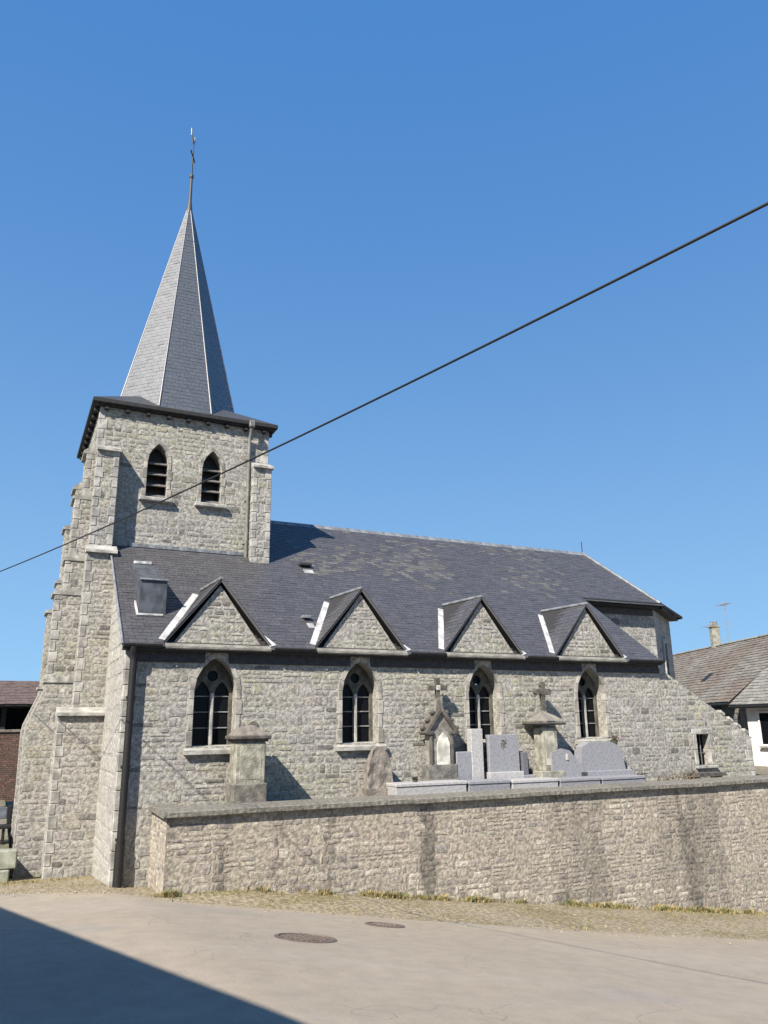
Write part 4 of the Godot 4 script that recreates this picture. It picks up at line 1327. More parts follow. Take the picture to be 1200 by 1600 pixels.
	for g in beds:
		t = thing("grave_slab", g[4], "grave", Vector3((g[0] + g[1]) * 0.5, yb, 0.77), 0.0, "granite grave slabs along the wall")
		var w: float = g[1] - g[0]
		one_box("kerb", Vector3(0, (g[3] - yb) * 0.5 - 0.03, 0), Vector3(w, g[3] - yb - 0.06, 0.48), g[5], t, 0.012, Color(0.92, 0.92, 0.92))
		one_box("cover_slab", Vector3(0, g[3] - yb - 0.025, 0), Vector3(w + 0.02, 0.07, 0.52), g[5], t, 0.012, Color(1.08, 1.08, 1.08))
	# granite post with a lower wing
	t = thing("granite_post", "narrow pale granite post with a lower block at its side under the third window", "gravestone", Vector3(7.80, yb, 0.33))
	one_box("post", Vector3(0.04, 0.74, 0), Vector3(0.32, 1.46, 0.20), M.pale_granite, t, 0.012)
	one_box("side_block", Vector3(-0.32, 0.49, 0.0), Vector3(0.40, 0.96, 0.18), M.granite, t, 0.012)
	# wide upright stele with a bronze spray
	t = thing("granite_stele", "wide upright grey granite headstone with a bronze spray near its top", "gravestone", Vector3(8.60, yb, 0.32))
	one_box("headstone", Vector3(0, 0.67, 0), Vector3(0.84, 1.32, 0.14), M.granite, t, 0.012)
	one_box("plinth", Vector3(0, 0.25, 0.02), Vector3(0.96, 0.5, 0.24), M.pale_granite, t, 0.012)
	b = MB.new()
	for k in 12:
		var a := rng.randf() * TAU; var r := rng.randf() * 0.10
		var c := Vector3(cos(a) * r + 0.0, 1.14 + sin(a) * r * 1.1, 0.072)
		var d := Vector3(cos(a + 0.7), sin(a + 0.7), 0.0)
		b.box(c, Vector3(0.09, 0.03, 0.018), Basis(d, Vector3(0, 0, 1).cross(d), Vector3(0, 0, 1)), 0.006)
	piece("bronze_spray", b, mat(lin(0.13, 0.14, 0.13), 0.6, null, null), t)
	t = thing("narrow_headstone", "low narrow dark granite slab beside the wide upright granite stele", "gravestone", Vector3(9.16, yb, 0.34))
	one_box("headstone", Vector3(0, 0.46, 0), Vector3(0.16, 0.92, 0.16), M.granite, t, 0.01, Color(0.5, 0.5, 0.52))
	one_box("plinth", Vector3(0.06, 0.2, 0.0), Vector3(0.36, 0.42, 0.26), M.granite, t, 0.012)
	# pillar with pyramid cap and cross
	t = thing("cross_pillar", "tall grey stone pillar with wide dark cap and small trefoil cross", "gravestone", Vector3(9.83, yb, 0.34))
	one_box("plinth", Vector3(0, 0.24, 0), Vector3(0.70, 0.5, 0.5), M.old_stone, t, 0.02)
	one_box("shaft", Vector3(0.02, 0.98, 0), Vector3(0.48, 1.06, 0.38), M.old_stone, t, 0.05, Color(1.05, 1.05, 1.05))
	one_box("inscription_panel", Vector3(0.0, 0.98, 0.188), Vector3(0.28, 0.74, 0.02), M.white_stone, t, 0.006, Color(0.62, 0.62, 0.58))
	one_box("cap", Vector3(0, 1.57, 0), Vector3(0.92, 0.07, 0.60), M.dark_stone, t, 0.03, Color(0.8, 0.8, 0.8))
	b = MB.new()
	b.col = Color(0.27, 0.255, 0.225)
	for k in 4:
		var bs := Basis(Vector3.UP, k * PI / 2)
		var hx: float = 0.44 if k % 2 == 0 else 0.28
		var hz: float = 0.28 if k % 2 == 0 else 0.44
		b.quad(Vector3(0, 1.63, 0) + bs * Vector3(-hx, 0, hz), Vector3(0, 1.63, 0) + bs * Vector3(hx, 0, hz), Vector3(0, 1.84, 0) + bs * Vector3(0.06, 0, 0.05), Vector3(0, 1.84, 0) + bs * Vector3(-0.06, 0, 0.05))
	b.box(Vector3(0, 1.85, 0), Vector3(0.13, 0.05, 0.11))
	piece("pyramid_top", b, M.tint_stone, t)
	b = MB.new()
	b.prism(cross_poly(0.40, 0.66, 0.10, 0.46), Vector3(0, 1.86, 0.05), Vector3.RIGHT, Vector3.UP, 0.10)
	for q in [Vector2(-0.17, 0.46), Vector2(0.17, 0.46), Vector2(0, 0.63)]:
		b.tube(PackedVector3Array([Vector3(q.x, 1.86 + q.y, -0.055), Vector3(q.x, 1.86 + q.y, 0.055)]), 0.075, 10)
	b.tube(PackedVector3Array([Vector3(0, 2.32, -0.06), Vector3(0, 2.32, 0.06)]), 0.10, 10)
	piece("cross", b, M.dark_stone, t)
	# slanting slab
	t = thing("slanted_headstone", "low grey granite headstone with slanting top beside the cross pillar", "gravestone", Vector3(10.31, yb, 0.50))
	b = MB.new()
	b.prism(PackedVector2Array([Vector2(-0.50, 0), Vector2(0.54, 0), Vector2(0.54, 0.40), Vector2(0.05, 0.93), Vector2(-0.16, 0.98), Vector2(-0.50, 0.90)]), Vector3(0, 0, 0.08), Vector3.RIGHT, Vector3.UP, 0.16)
	piece("headstone", b, M.granite, t)
	b = MB.new()
	b.prism(PackedVector2Array([Vector2(-0.08, 0.86), Vector2(-0.02, 0.86), Vector2(-0.02, 0.72), Vector2(-0.08, 0.72)]), Vector3(0, 0, 0.10), Vector3.RIGHT, Vector3.UP, 0.03)
	piece("porcelain_medallion", b, M.white_stone, t)
	# wide tomb
	t = thing("wide_tomb", "wide grey granite tomb with sloping shoulders below the fourth window", "gravestone", Vector3(11.46, yb, 0.36))
	b = MB.new()
	b.prism(PackedVector2Array([Vector2(-0.80, 0), Vector2(0.76, 0), Vector2(0.56, 0.98), Vector2(0.30, 1.10), Vector2(-0.40, 1.12), Vector2(-0.66, 1.0)]), Vector3(0, 0, 0.14), Vector3.RIGHT, Vector3.UP, 0.28)
	piece("headstone", b, M.granite, t)
	one_box("plinth", Vector3(0, 0.22, 0.02), Vector3(1.64, 0.44, 0.40), M.granite, t, 0.015, Color(1.05, 1.05, 1.05))
	# flowers and small things
	planter("flower_pot", "dark bunch of flowers standing on the wide granite tomb", Vector3(11.95, yb + 1.02, 0.36), 0.10, 0.13, 0.17, Color(0.05, 0.06, 0.035), Color(0.16, 0.05, 0.06))
	planter("flower_pot", "small dark flower pot on the ground right of the wide granite tomb", Vector3(12.50, 1.29, 0.62), 0.10, 0.20, 0.14, Color(0.07, 0.06, 0.05), Color(0.10, 0.06, 0.08))
	planter("flower_pot", "little dark pot beside the rough brown headstone", Vector3(6.05, 1.60, 0.72), 0.06, 0.08, 0.05, Color(0.05, 0.055, 0.04), Color(0.06, 0.05, 0.05))
	for q in [[13.4, 0.72, 0.5, "low brown dried shrub on the churchyard edge"], [14.25, 0.62, 0.36, "thin brown shrub below the sacristy window"]]:
		var s := thing("dried_shrub", q[3], "shrub", Vector3(q[0], 1.28, q[1]), 0.0, "dried shrubs on the churchyard edge")
		b = MB.new()
		for k in 240:
			var a := rng.randf() * TAU; var r: float = sqrt(rng.randf()) * q[2]
			var p := Vector3(cos(a) * r, rng.randf() * 0.30 * (1.0 - 0.5 * r / q[2]) + 0.03, sin(a) * r * 0.45)
			var d := Vector3(rng.randf_range(-1, 1), rng.randf_range(-0.2, 1), rng.randf_range(-1, 1)).normalized()
			var e := d.cross(Vector3(rng.randf(), 0.3, rng.randf())).normalized()
			b.col = Color(0.15, 0.12, 0.085) * rng.randf_range(0.6, 1.4)
			b.tri(p - e * 0.014, p + e * 0.014, p + d * 0.075)
		piece("leaves", b, M.leaf, s)
		b = MB.new()
		b.col = Color(0.09, 0.07, 0.05)
		for k in 9:
			var a := rng.randf() * TAU
			b.tube(PackedVector3Array([Vector3(cos(a) * 0.04, -0.03, sin(a) * 0.03), Vector3(cos(a) * q[2] * 0.7, 0.22 + 0.08 * rng.randf(), sin(a) * q[2] * 0.3)]), 0.008, 4, 0.003)
		piece("stem", b, M.leaf, s)
	t = thing("stone_bench_slab", "long flat brown stone slab lying below the sacristy window", "slab", Vector3(14.75, 1.27, 0.55))
	b = MB.new()
	lumpy_box(b, Vector3(0, 0.20, 0), Vector3(1.15, 0.09, 0.4), 0.015, 5)
	piece("slab", b, M.dark_stone, t)
	for s in [-0.4, 0.4]: one_box("support", Vector3(s, 0.08, 0), Vector3(0.16, 0.18, 0.3), M.old_stone, t, 0.02)

func planter(called: String, label: String, at: Vector3, r: float, h: float, spread: float, pot: Color, bloom: Color) -> void:
	var t := thing(called, label, "flower pot", at, 0.0, "flower pots among the graves")
	var b := MB.new()
	b.col = pot
	b.lathe(PackedVector2Array([Vector2(0, 0), Vector2(r * 0.7, 0), Vector2(r, h), Vector2(r * 0.85, h), Vector2(r * 0.8, h * 0.9), Vector2(0, h * 0.88)]), Vector3.ZERO, 12)
	piece("pot", b, M.leaf, t)
	b = MB.new()
	for k in 70:
		var d := Vector3(rng.randf_range(-1, 1), rng.randf_range(0.0, 1.2), rng.randf_range(-1, 1)).normalized()
		var p := Vector3(0, h * 0.9, 0) + d * spread * rng.randf()
		var e := d.cross(Vector3(rng.randf(), 0.4, rng.randf())).normalized()
		b.col = (Color(0.05, 0.07, 0.03) if rng.randf() < 0.6 else bloom) * rng.randf_range(0.6, 1.4)
		b.tri(p - e * 0.022, p + e * 0.022, p + d * 0.06)
	piece("foliage", b, M.leaf, t)

# ------------------------------------------------------------------ street things
func build_street() -> void:
	# manhole covers
	var covers := [[1.66, 6.02, 0.40, "round rusty manhole cover in the middle of the pale road"], [3.52, 4.46, 0.31, "smaller rusty manhole cover nearer the churchyard wall"]]
	for q in covers:
		var y := height(q[0], q[1])
		var t := thing("manhole_cover", q[3], "manhole cover", Vector3(q[0], y + 0.013, q[1]), 0.0, "manhole covers in the road")
		t.basis = Basis(Vector3(1, -0.133, 0).normalized(), Vector3(0.133, 1, -0.07).normalized(), Vector3(1, -0.133, 0).normalized().cross(Vector3(0.133, 1, -0.07).normalized())).orthonormalized()
		var b := MB.new()
		var r: float = q[2]
		b.lathe(PackedVector2Array([Vector2(r, -0.03), Vector2(r, 0.008), Vector2(r - 0.05, 0.012), Vector2(r - 0.055, 0.0)]), Vector3.ZERO, 36)
		piece("frame", b, M.manhole, t)
		b = MB.new()
		b.lathe(PackedVector2Array([Vector2(r - 0.062, -0.02), Vector2(r - 0.062, 0.004), Vector2(0, 0.006)]), Vector3.ZERO, 36)
		piece("lid", b, M.manhole, t)
		b = MB.new()
		for i in range(-5, 6):
			for k in range(-5, 6):
				var p := Vector2(i, k) * r * 0.15
				if p.length() < r - 0.12: b.box(Vector3(p.x, 0.008, p.y), Vector3(0.03, 0.012, 0.03), Basis(Vector3.UP, 0.6), 0.004)
		b.col = Color(0.9, 0.9, 0.9)
		piece("tread_studs", b, M.manhole, t).set_meta("kind", "stuff")
	# overhead cable and the poles it hangs from
	var c := thing("overhead_cable", "black overhead cable crossing the sky in front of the tower", "cable", Vector3(6.1, 5.6, 29.0))
	var ends := [Vector3(6.1, 6.05, 29.0), Vector3(-6.6, 5.75, -11.6)]
	var pth := PackedVector3Array()
	var P0 := Vector3(1.5, 5.63, 13.86); var P1 := Vector3(0.06, 5.515, 9.09); var P2 := Vector3(-2.4, 5.48, 1.41)
	for k in 8: pth.append(ends[0].lerp(P0, k / 8.0) + Vector3(0, -0.10 * sin(PI * k / 8.0), 0) * 0.4)
	for k in 14:
		var s := k / 14.0
		# a smooth arc through the three points fixed by the cable and its shadow on the wall
		var t2 := 0.383
		pth.append(P0 * ((s - t2) * (s - 1.0) / (t2)) + P1 * (s * (s - 1.0) / (t2 * (t2 - 1.0))) + P2 * (s * (s - t2) / (1.0 - t2)))
	for k in 9: pth.append(P2.lerp(ends[1], k / 8.0) + Vector3(0, -0.06 * sin(PI * k / 8.0), 0))
	var b := MB.new()
	b.tube(pth, 0.0095, 6)
	var o := piece("cable", b, M.cable, c)
	o.position = -c.position
	for k in 2:
		var e: Vector3 = ends[k]
		var gy: float = 0.27 if k == 1 else height(e.x, e.z)
		var p := thing("utility_pole", ["brown wooden utility pole behind the viewer holding the overhead cable", "brown wooden utility pole by the brick barn holding the overhead cable"][k], "pole", Vector3(e.x, gy, e.z))
		b = MB.new()
		b.tube(PackedVector3Array([Vector3(0, -0.4, 0), Vector3(0, e.y - gy + 0.35, 0)]), 0.13, 10, 0.09)
		piece("post", b, M.timber, p)
		one_box("bracket", Vector3(0, e.y - gy, 0), Vector3(0.26, 0.07, 0.26), M.iron, p, 0.01)
	# brick barn at the left
	barn()
	# bench on the raised yard and the low kerb before it
	var k := thing("low_kerb_wall", "low pale stone kerb wall at the foot of the tower buttress", "wall", Vector3(-1.62, -0.4, -3.1))
	for i in 6:
		for j in 2:
			b = MB.new()
			b.col = Color(0.82, 0.86, 0.76) * rng.randf_range(0.85, 1.1)
			b.box(Vector3(-0.45 - i * 0.9 + (0.0 if j == 0 else 0.12), 0.19 + j * 0.38, -0.1 - 0.01 * j), Vector3(0.89, 0.375, 0.32), Basis(), 0.025)
			piece("stone_block", b, M.dressed, k)
	var t := thing("bench", "dark bench with grey backrest standing left of the tower buttress", "bench", Vector3(-2.22, 0.27, -4.9))
	one_box("seat", Vector3(0, 0.38, 0), Vector3(1.15, 0.07, 0.42), M.iron, t, 0.01)
	one_box("backrest", Vector3(-0.06, 0.66, -0.20), Vector3(1.05, 0.26, 0.04), M.dull_zinc, t, 0.01, Color(0.75, 0.78, 0.9))
	for s in [-0.42, 0.42]:
		one_box("leg", Vector3(s, 0.17, 0), Vector3(0.06, 0.38, 0.30), M.iron, t, 0.01)
		one_box("upright", Vector3(s + 0.10, 0.58, -0.21), Vector3(0.10, 0.50, 0.06), M.iron, t, 0.01)
	houses()
	street_house()

func brick_face(parent: Node3D, o: Vector3, ux: Vector3, v0: float, v1: float, u0: float, u1: float) -> void:
	# coursed bricks joined into one piece: each too small to pick apart from the street
	var nn := ux.cross(Vector3.UP).normalized()
	var b := MB.new()
	var y := v0
	var row := 0
	while y < v1 - 0.01:
		var x := u0 - (0.11 if row % 2 == 1 else 0.0)
		while x < u1:
			var a := maxf(x + 0.005, u0); var c := minf(x + 0.215, u1)
			if c - a > 0.02:
				b.col = Color(0.185, 0.105, 0.085).lerp(Color(0.13, 0.09, 0.08), rng.randf()) * rng.randf_range(0.75, 1.2)
				var p := nn * rng.randf_range(0.006, 0.011)
				var A := o + ux * a + Vector3.UP * (y + 0.005); var B := o + ux * c + Vector3.UP * (y + 0.005)
				var C := o + ux * c + Vector3.UP * (y + 0.068); var D := o + ux * a + Vector3.UP * (y + 0.068)
				b.quad(A + p, B + p, C + p, D + p)
				b.quad(D + p, C + p, C, D); b.quad(A, B, B + p, A + p); b.quad(A, A + p, D + p, D); b.quad(B + p, B, C, C + p)
			x += 0.22
		y += 0.075
		row += 1
	piece("brickwork", b, M.brick, parent).set_meta("kind", "stuff")

func tile_roof(parent: Node3D, o: Vector3, ux: Vector3, us: Vector3, len_u: float, len_s: float, pal: Callable, w := 0.26, e := 0.24) -> void:
	var b := MB.new()
	slate_field(b, o, ux, us, 0.0, len_s, func(_a, _c): return [[0.0, len_u]], w, e, pal, 0.022)
	piece("roof_tiles", b, M.tile, parent).set_meta("kind", "stuff")

func barn() -> void:
	var t := thing("brick_barn", "red brick barn with brown tiled roof beyond the tower", "barn", Vector3(-7.5, 0.2, -18.0))
	var b := MB.new()
	# walls with a dark open hayloft under the eaves
	b.box(Vector3(4.0, 1.3, -3.0), Vector3(9.0, 2.6, 6.0))
	piece("wall", b, M.warm_mortar, t)
	brick_face(t, Vector3(0, 0, 0.003), Vector3.RIGHT, 0.0, 2.55, -0.5, 8.5)
	one_box("ledge", Vector3(4.0, 2.58, 0.0), Vector3(9.1, 0.10, 0.14), M.brown_stone, t, 0.01)
	one_box("loft_back", Vector3(4.0, 3.1, -3.0), Vector3(9.0, 1.1, 0.2), M.dark_wood, t, 0.0)
	for i in 4: one_box("loft_post", Vector3(-0.4 + i * 2.93, 3.05, -0.15), Vector3(0.18, 0.95, 0.18), M.dark_wood, t, 0.01)
	for s in [-0.45, 8.45]: one_box("loft_side", Vector3(s, 3.1, -3.0), Vector3(0.1, 1.1, 6.0), M.dark_wood, t, 0.0)
	one_box("wall_plate", Vector3(4.0, 3.52, -0.1), Vector3(9.2, 0.14, 0.2), M.dark_wood, t, 0.01)
	# roof
	var us := Vector3(0, 0.30, -1).normalized()
	b = MB.new()
	b.prism(PackedVector2Array([Vector2(0.45, 3.50), Vector2(-3.0, 4.56), Vector2(-6.45, 3.50), Vector2(-6.45, 3.56), Vector2(-3.0, 4.63), Vector2(0.45, 3.56)]), Vector3(-0.8, 0, 0), Vector3(0, 0, 1), Vector3.UP, 9.6)
	piece("roof_deck", b, M.dark_wood, t)
	tile_roof(t, Vector3(-0.8, 3.575, 0.47), Vector3.RIGHT, Vector3(0, 1.065, -3.45).normalized(), 9.6, 3.6, func(_u, _s): return Color(0.165, 0.125, 0.115) * rng.randf_range(0.8, 1.2))

func houses() -> void:
	var d := Vector3(-0.38, 0, 0.925)
	var e := Vector3(0.925, 0, 0.38)
	var turn := atan2(-e.z, e.x)                     # local x points east into the house, local z south along the street front
	var E0 := Vector3(22.50, 0, -4.82)
	# far house: stone front, brown weathered tiles
	var t := thing("stone_house", "low stone house with brown weathered tile roof beyond the apse", "house", E0 + Vector3(0, 1.2, 0), turn)
	var b := MB.new()
	b.box(Vector3(3.55, 1.15, -7.1), Vector3(6.6, 2.3, 13.6))
	piece("wall", b, M.mortar, t)
	lay(t, Vector3.ZERO, Vector3(0, 0, 1), 0.0, 0.01, func(_a, _b): return [], Vector2(0.2, 0.3), Vector2(0.2, 0.3), grey_stone)
	var st := MB.new()
	var y := 0.0
	while y < 2.2:
		var z := -13.8
		var h := rng.randf_range(0.14, 0.22)
		while z < -0.4:
			var w := rng.randf_range(0.22, 0.5)
			st.col = grey_stone(z, y) * 0.62
			st.box(Vector3(0.245, y + h * 0.5, z + w * 0.5), Vector3(0.04, h - 0.015, w - 0.015), Basis(), 0.012)
			z += w
		y += h
	piece("rubble_masonry", st, M.stone, t).set_meta("kind", "stuff")
	b = MB.new()
	b.prism(PackedVector2Array([Vector2(-0.08, 2.25), Vector2(3.55, 5.05), Vector2(7.1, 2.25), Vector2(7.1, 2.31), Vector2(3.55, 5.12), Vector2(-0.08, 2.31)]), Vector3(0, 0, -0.3), Vector3.RIGHT, Vector3.UP, 13.8)
	piece("roof_deck", b, M.dark_wood, t)
	b = MB.new()
	b.prism(PackedVector2Array([Vector2(0.3, 2.2), Vector2(6.8, 2.2), Vector2(3.55, 4.9)]), Vector3(0, 0, -0.45), Vector3.RIGHT, Vector3.UP, 13.4)
	piece("gable_wall", b, M.mortar, t)
	var us := Vector3(3.63, 2.80, 0).normalized()
	tile_roof(t, Vector3(-0.12, 2.325, -14.1), Vector3(0, 0, -1) * -1.0, Vector3(3.63, 2.8, 0).normalized() , 13.8, 4.62, func(u, s):
		var a := 0.5 + 0.5 * fn.get_noise_2d(u * 14.0 + 80.0, s * 14.0)
		return Color(0.19, 0.160, 0.135).lerp(Color(0.225, 0.212, 0.188), smooth(0.35, 0.7, a)) * rng.randf_range(0.78, 1.18), 0.24, 0.2)
	var z2 := -13.9
	while z2 < -0.5:
		b = MB.new()
		b.col = Color(0.34, 0.33, 0.29) * rng.randf_range(0.8, 1.1)
		b.box(Vector3(3.55, 5.15, z2 + 0.2), Vector3(0.26, 0.08, 0.385), Basis(), 0.02)
		piece("ridge_tile", b, M.tile, t)
		z2 += 0.39
	b = MB.new()
	b.tube(PackedVector3Array([Vector3(-0.14, 2.24, -14.1), Vector3(-0.14, 2.24, -0.3)]), 0.06, 8)
	piece("gutter", b, M.iron, t)
	one_box("skylight", Vector3(1.35, 3.47, -4.9), Vector3(0.55, 0.05, 0.45), M.iron, t, 0.01, Color.WHITE, Basis(Vector3(0, 0, 1), atan2(2.8, 3.63)))
	var c := part("chimney", t)
	one_box("stack", Vector3(3.55, 5.3, -8.2), Vector3(0.36, 1.5, 0.36), M.old_stone, c, 0.02)
	one_box("chimney_cap", Vector3(3.55, 6.08, -8.2), Vector3(0.44, 0.07, 0.44), M.old_stone, c, 0.02)
	for k in 2:
		b = MB.new()
		b.lathe(PackedVector2Array([Vector2(0.08, 6.1), Vector2(0.07, 6.3), Vector2(0.085, 6.32), Vector2(0.0, 6.32)]), Vector3(3.46 + k * 0.18, 0, -8.2), 10)
		piece("chimney_pot", b, M.brown_stone, c)
	for q in [[-8.9, 0.0], [-7.3, 0.85]]:
		var a := part("television_antenna", t)
		b = MB.new()
		b.tube(PackedVector3Array([Vector3(3.75, 5.0, q[0]), Vector3(3.75, 6.35 + q[1], q[0])]), 0.02, 6)
		piece("mast", b, M.metal, a)
		one_box("boom", Vector3(3.75, 6.2 + q[1], q[0]), Vector3(0.03, 0.03, 0.9), M.metal, a, 0.005)
		for k in 6: one_box("element", Vector3(3.75, 6.2 + q[1], q[0] - 0.4 + k * 0.16), Vector3(0.55 - k * 0.04, 0.02, 0.02), M.metal, a, 0.003)
	# near house: white rendered front, pale roof
	t = thing("white_house", "white rendered house with pale grey roof at the right edge", "house", E0 + d * 0.5 + Vector3(0, 1.2, 0), turn + 0.3)
	b = MB.new()
	b.box(Vector3(3.1, 1.12, 4.0), Vector3(6.0, 2.36, 8.0))
	piece("wall", b, M.plaster, t)
	b = MB.new()
	b.prism(PackedVector2Array([Vector2(0.12, 2.29), Vector2(6.08, 2.29), Vector2(3.1, 4.35)]), Vector3(0, 0, 7.98), Vector3.RIGHT, Vector3.UP, 7.96)
	piece("gable_wall", b, M.plaster, t)
	b = MB.new()
	b.prism(PackedVector2Array([Vector2(-0.22, 2.12), Vector2(3.1, 4.42), Vector2(6.42, 2.12), Vector2(6.42, 2.18), Vector2(3.1, 4.49), Vector2(-0.22, 2.18)]), Vector3(0, 0, 8.2), Vector3.RIGHT, Vector3.UP, 8.6)
	piece("roof_deck", b, M.old_stone, t)
	tile_roof(t, Vector3(-0.25, 2.195, -0.4), Vector3(0, 0, 1), Vector3(3.32, 2.31, 0).normalized(), 8.6, 4.08, func(_u, _s): return Color(0.25, 0.245, 0.23) * rng.randf_range(0.82, 1.15), 0.26, 0.2)
	b = MB.new()
	b.tube(PackedVector3Array([Vector3(-0.28, 2.11, -0.4), Vector3(-0.28, 2.11, 8.2)]), 0.055, 8)
	piece("gutter", b, M.iron, t)
	for q in [1.0, 3.4, 5.8]:
		var w := part("window", t)
		one_box("pane", Vector3(0.092, 1.35, q), Vector3(0.02, 1.1, 0.85), M.glass, w, 0.0)
		for s in [-1.0, 1.0]:
			one_box("frame", Vector3(0.085, 1.35, q + s * 0.44), Vector3(0.06, 1.2, 0.07), M.plaster, w, 0.006)
			one_box("frame", Vector3(0.085, 1.35 + s * 0.57, q), Vector3(0.06, 0.07, 0.81), M.plaster, w, 0.006)
		one_box("sill", Vector3(0.05, 0.73, q), Vector3(0.16, 0.07, 1.0), M.dressed, w, 0.01)

func street_house() -> void:
	# the tall house left of and behind the viewer, whose eaves draw the shadow on the road
	var A := Vector3(-7.55, 6.2, 5.2); var Bv := Vector3(-1.9, 6.2, 24.0)
	var dir := (Bv - A); var L := dir.length(); dir = dir.normalized()
	var turn := atan2(dir.x, dir.z)                  # local z runs along the eaves, local x faces the street
	var t := thing("street_house", "tall brick house beside the viewer shading the street", "house", Vector3(A.x, 0.0, A.z), turn)
	var b := MB.new()
	b.box(Vector3(-4.3, 2.85, L * 0.5 + 0.15), Vector3(8.0, 6.7, L - 0.5))
	piece("wall", b, M.warm_mortar, t)
	b = MB.new()
	b.prism(PackedVector2Array([Vector2(0, 6.12), Vector2(-4.3, 8.4), Vector2(-8.6, 6.12), Vector2(-8.6, 6.2), Vector2(-4.3, 8.5), Vector2(0, 6.2)]), Vector3(0, 0, L), Vector3.RIGHT, Vector3.UP, L)
	piece("roof", b, M.deck, t)
	b = MB.new()
	b.prism(PackedVector2Array([Vector2(-0.4, 6.1), Vector2(-8.2, 6.1), Vector2(-4.3, 8.3)]), Vector3(0, 0, L - 0.4), Vector3.RIGHT, Vector3.UP, L - 0.8)
	piece("gable_wall", b, M.warm_mortar, t)
	brick_face(t, Vector3(-0.297, 0, L - 0.1), Vector3(0, 0, -1), 0.0, 6.1, 0.0, L - 0.45)
	for i in 4:
		var w := part("window", t)
		var z := 2.5 + i * 4.4
		one_box("pane", Vector3(-0.27, 4.3, z), Vector3(0.03, 1.4, 1.0), M.glass, w, 0.0)
		one_box("sill", Vector3(-0.22, 3.55, z), Vector3(0.2, 0.08, 1.2), M.dressed, w, 0.01)
		one_box("lintel", Vector3(-0.26, 5.08, z), Vector3(0.08, 0.16, 1.2), M.dressed, w, 0.01)

# ------------------------------------------------------------------ weeds and grit
func scatter(called: String, mesh: Mesh, m: Material, spots: Array, label: String, category: String) -> void:
	var mm := MultiMesh.new()
	mm.transform_format = MultiMesh.TRANSFORM_3D
	mm.use_colors = true
	mm.mesh = mesh
	mm.instance_count = spots.size()
	for i in spots.size():
		mm.set_instance_transform(i, spots[i][0])
		mm.set_instance_color(i, spots[i][1])
	var o := MultiMeshInstance3D.new()
	o.name = called
	o.multimesh = mm
	o.material_override = m
	add_child(o, true)
	o.set_meta("kind", "stuff"); o.set_meta("label", label); o.set_meta("category", category)

func build_weeds() -> void:
	var b := MB.new()
	for k in 7:                                      # one tuft of bent blades
		var a := rng.randf() * TAU; var lean := rng.randf_range(0.15, 0.6); var h := rng.randf_range(0.6, 1.0)
		var d := Vector3(cos(a), 0, sin(a)); var s := Vector3(-d.z, 0, d.x) * 0.045
		var p0 := d * 0.06; var p1 := d * (0.06 + lean * 0.35) + Vector3.UP * h * 0.6; var p2 := d * (0.06 + lean) + Vector3.UP * h
		b.quad(p0 - s, p0 + s, p1 + s * 0.7, p1 - s * 0.7)
		b.tri(p1 - s * 0.7, p1 + s * 0.7, p2)
	var tuft := b.mesh()
	var spots := []
	for i in 9000:
		var x := rng.randf_range(-2.3, 19.0)
		var z := 1.53 + absf(rng.randfn(0.0, 0.22))
		if x < 0.5: z = 0.03 + absf(rng.randfn(0.0, 0.12))
		if x < 0.0: z = -2.8 + absf(rng.randfn(0.0, 0.5))
		if i % 3 == 0:
			var e := road_edge(x)
			var lo := 1.5 if x > 0.5 else (0.0 if x > 0.0 else -2.8)
			z = lerpf(lo, e, rng.randf())
		if z > road_edge(x) - 0.05: continue
		var thick := smooth(0.42, 0.68, 0.5 + 0.5 * fn.get_noise_2d(x * 38.0, z * 38.0 + 7.0))
		if rng.randf() > 0.06 + thick * 0.75: continue
		var near := z < 1.75 and x > 0.5
		var s := rng.randf_range(0.02, 0.085) * ((1.0 + thick) if near else 0.8)
		var bs := Basis(Vector3.UP, rng.randf() * TAU).scaled(Vector3(s * rng.randf_range(0.8, 1.4), s, s * rng.randf_range(0.8, 1.4)))
		var col := Color(0.235, 0.20, 0.085).lerp(Color(0.33, 0.26, 0.13), rng.randf()) if rng.randf() < 0.72 else Color(0.12, 0.14, 0.045)
		spots.append([Transform3D(bs, Vector3(x, height(x, z) - 0.005, z)), col * rng.randf_range(0.75, 1.2)])
	scatter("dry_grass", tuft, M.blade, spots, "dry yellow weeds and grass along the foot of the walls", "grass")
	b = MB.new()
	lumpy_box(b, Vector3.ZERO, Vector3(1, 0.7, 0.85), 0.25, 2)
	var peb := b.mesh()
	spots = []
	for i in 3800:
		var x := rng.randf_range(-2.3, 17.0)
		var e := road_edge(x)
		var lo := 1.5 if x > 0.5 else (0.0 if x > 0.0 else -2.8)
		var z := lerpf(lo, e + 0.7, rng.randf())
		if i % 4 == 0: z = e + rng.randfn(0.0, 0.5)
		if z < lo + 0.03: continue
		var s := rng.randf_range(0.006, 0.016) * (1.0 if rng.randf() < 0.96 else 2.4)
		var bs := Basis(Vector3(rng.randf(), 1, rng.randf()).normalized(), rng.randf() * TAU).scaled(Vector3.ONE * s)
		spots.append([Transform3D(bs, Vector3(x, height(x, z) + s * 0.15 + (0.012 if z > e else 0.0), z)), Color(0.36, 0.315, 0.24) * rng.randf_range(0.72, 1.12)])
	scatter("gravel", peb, M.stone, spots, "loose grit and small stones along the edge of the road", "gravel")

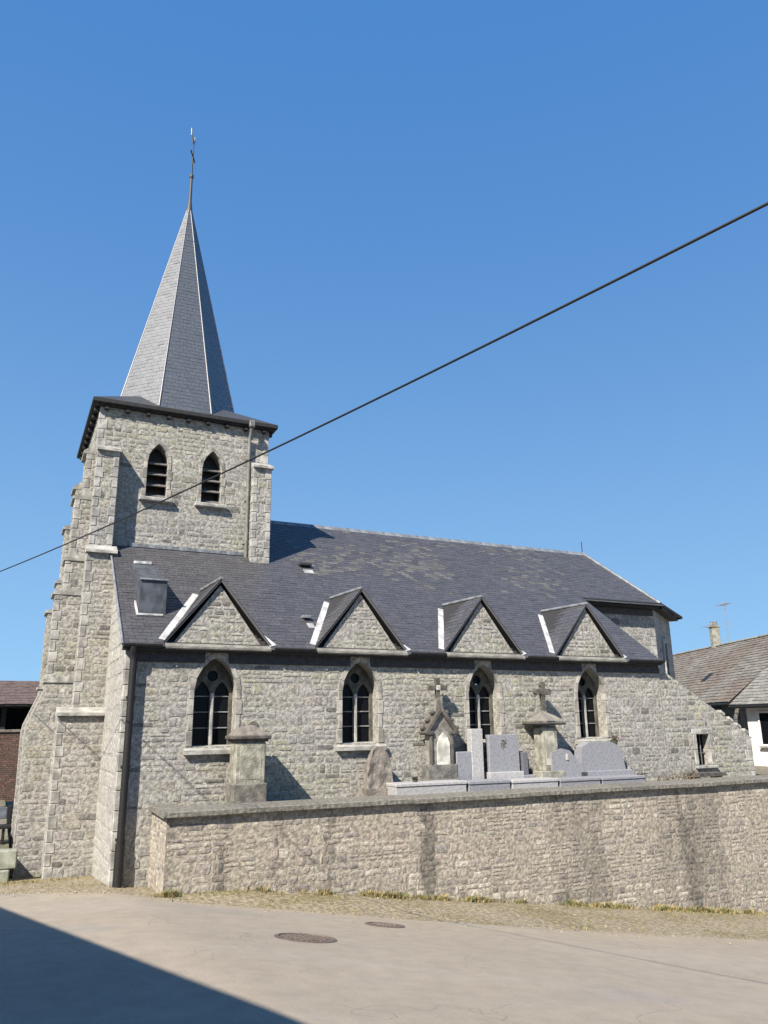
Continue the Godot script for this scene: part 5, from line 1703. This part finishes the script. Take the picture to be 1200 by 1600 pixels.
# ------------------------------------------------------------------ scene
func _ready() -> void:
	rng.seed = 7
	fn.seed = 3; fn.frequency = 0.02; fn.fractal_octaves = 4
	fn2.seed = 9; fn2.frequency = 0.02; fn2.fractal_octaves = 3
	# camera
	var cam := Camera3D.new()
	cam.name = "camera"
	var p := deg_to_rad(15.43); var y := deg_to_rad(25.70); var r := deg_to_rad(-0.69)
	var fw := Vector3(cos(p) * sin(y), sin(p), -cos(p) * cos(y))
	var rt := Vector3(cos(y), 0, sin(y))
	var up := rt.cross(fw)
	cam.transform = Transform3D(Basis(rt * cos(r) + up * sin(r), up * cos(r) - rt * sin(r), -fw), eye)
	cam.fov = rad_to_deg(2.0 * atan(800.0 / 1210.4))
	cam.near = 0.05
	cam.far = 3000.0
	add_child(cam)
	cam.current = true
	# sky
	var env := Environment.new()
	env.background_mode = Environment.BG_SKY
	var sky := Sky.new()
	var sm := ProceduralSkyMaterial.new()
	var ex := 2.05
	sm.sky_top_color = lin(0.070 / ex, 0.236 / ex, 0.60 / ex)
	sm.sky_horizon_color = lin(0.37 / ex, 0.67 / ex, 1.0 / ex)
	sm.sky_curve = 0.24
	sm.ground_horizon_color = lin(0.30, 0.29, 0.27)
	sm.ground_bottom_color = lin(0.2, 0.19, 0.17)
	sm.sun_angle_max = 1.0
	sky.sky_material = sm
	env.sky = sky
	env.tonemap_mode = Environment.TONE_MAPPER_LINEAR
	env.tonemap_exposure = ex
	env.sdfgi_enabled = true
	env.ssao_enabled = true
	env.ssil_enabled = true
	var we := WorldEnvironment.new()
	we.name = "world_environment"
	we.environment = env
	add_child(we)
	# sun, from the south-west
	var sun := DirectionalLight3D.new()
	sun.name = "sun"
	sun.light_color = Color(1.0, 0.958, 0.895)
	sun.light_energy = 1.55
	sun.light_angular_distance = 0.5
	sun.shadow_enabled = true
	sun.look_at_from_position(TO_SUN * 60.0, Vector3.ZERO, Vector3.UP)
	add_child(sun)
	make_materials()
	M.verge_grey = mat(lin(0.10, 0.10, 0.105), 0.7)
	M.lead_dark = mat(lin(0.05, 0.052, 0.055), 0.6)
	M.spire_slate = mat(Color.WHITE, 0.45, M.slate.albedo_texture, M.slate.normal_texture, 1.3, 0.3)
	M.spire_slate.metallic_specular = 1.0
	M.spire_slate.clearcoat_enabled = true
	M.spire_slate.clearcoat = 0.8
	M.spire_slate.clearcoat_roughness = 0.5
	build_land()
	build_church()
	build_yard_wall()
	build_graves()
	build_street()
	settle(0)
	build_weeds()
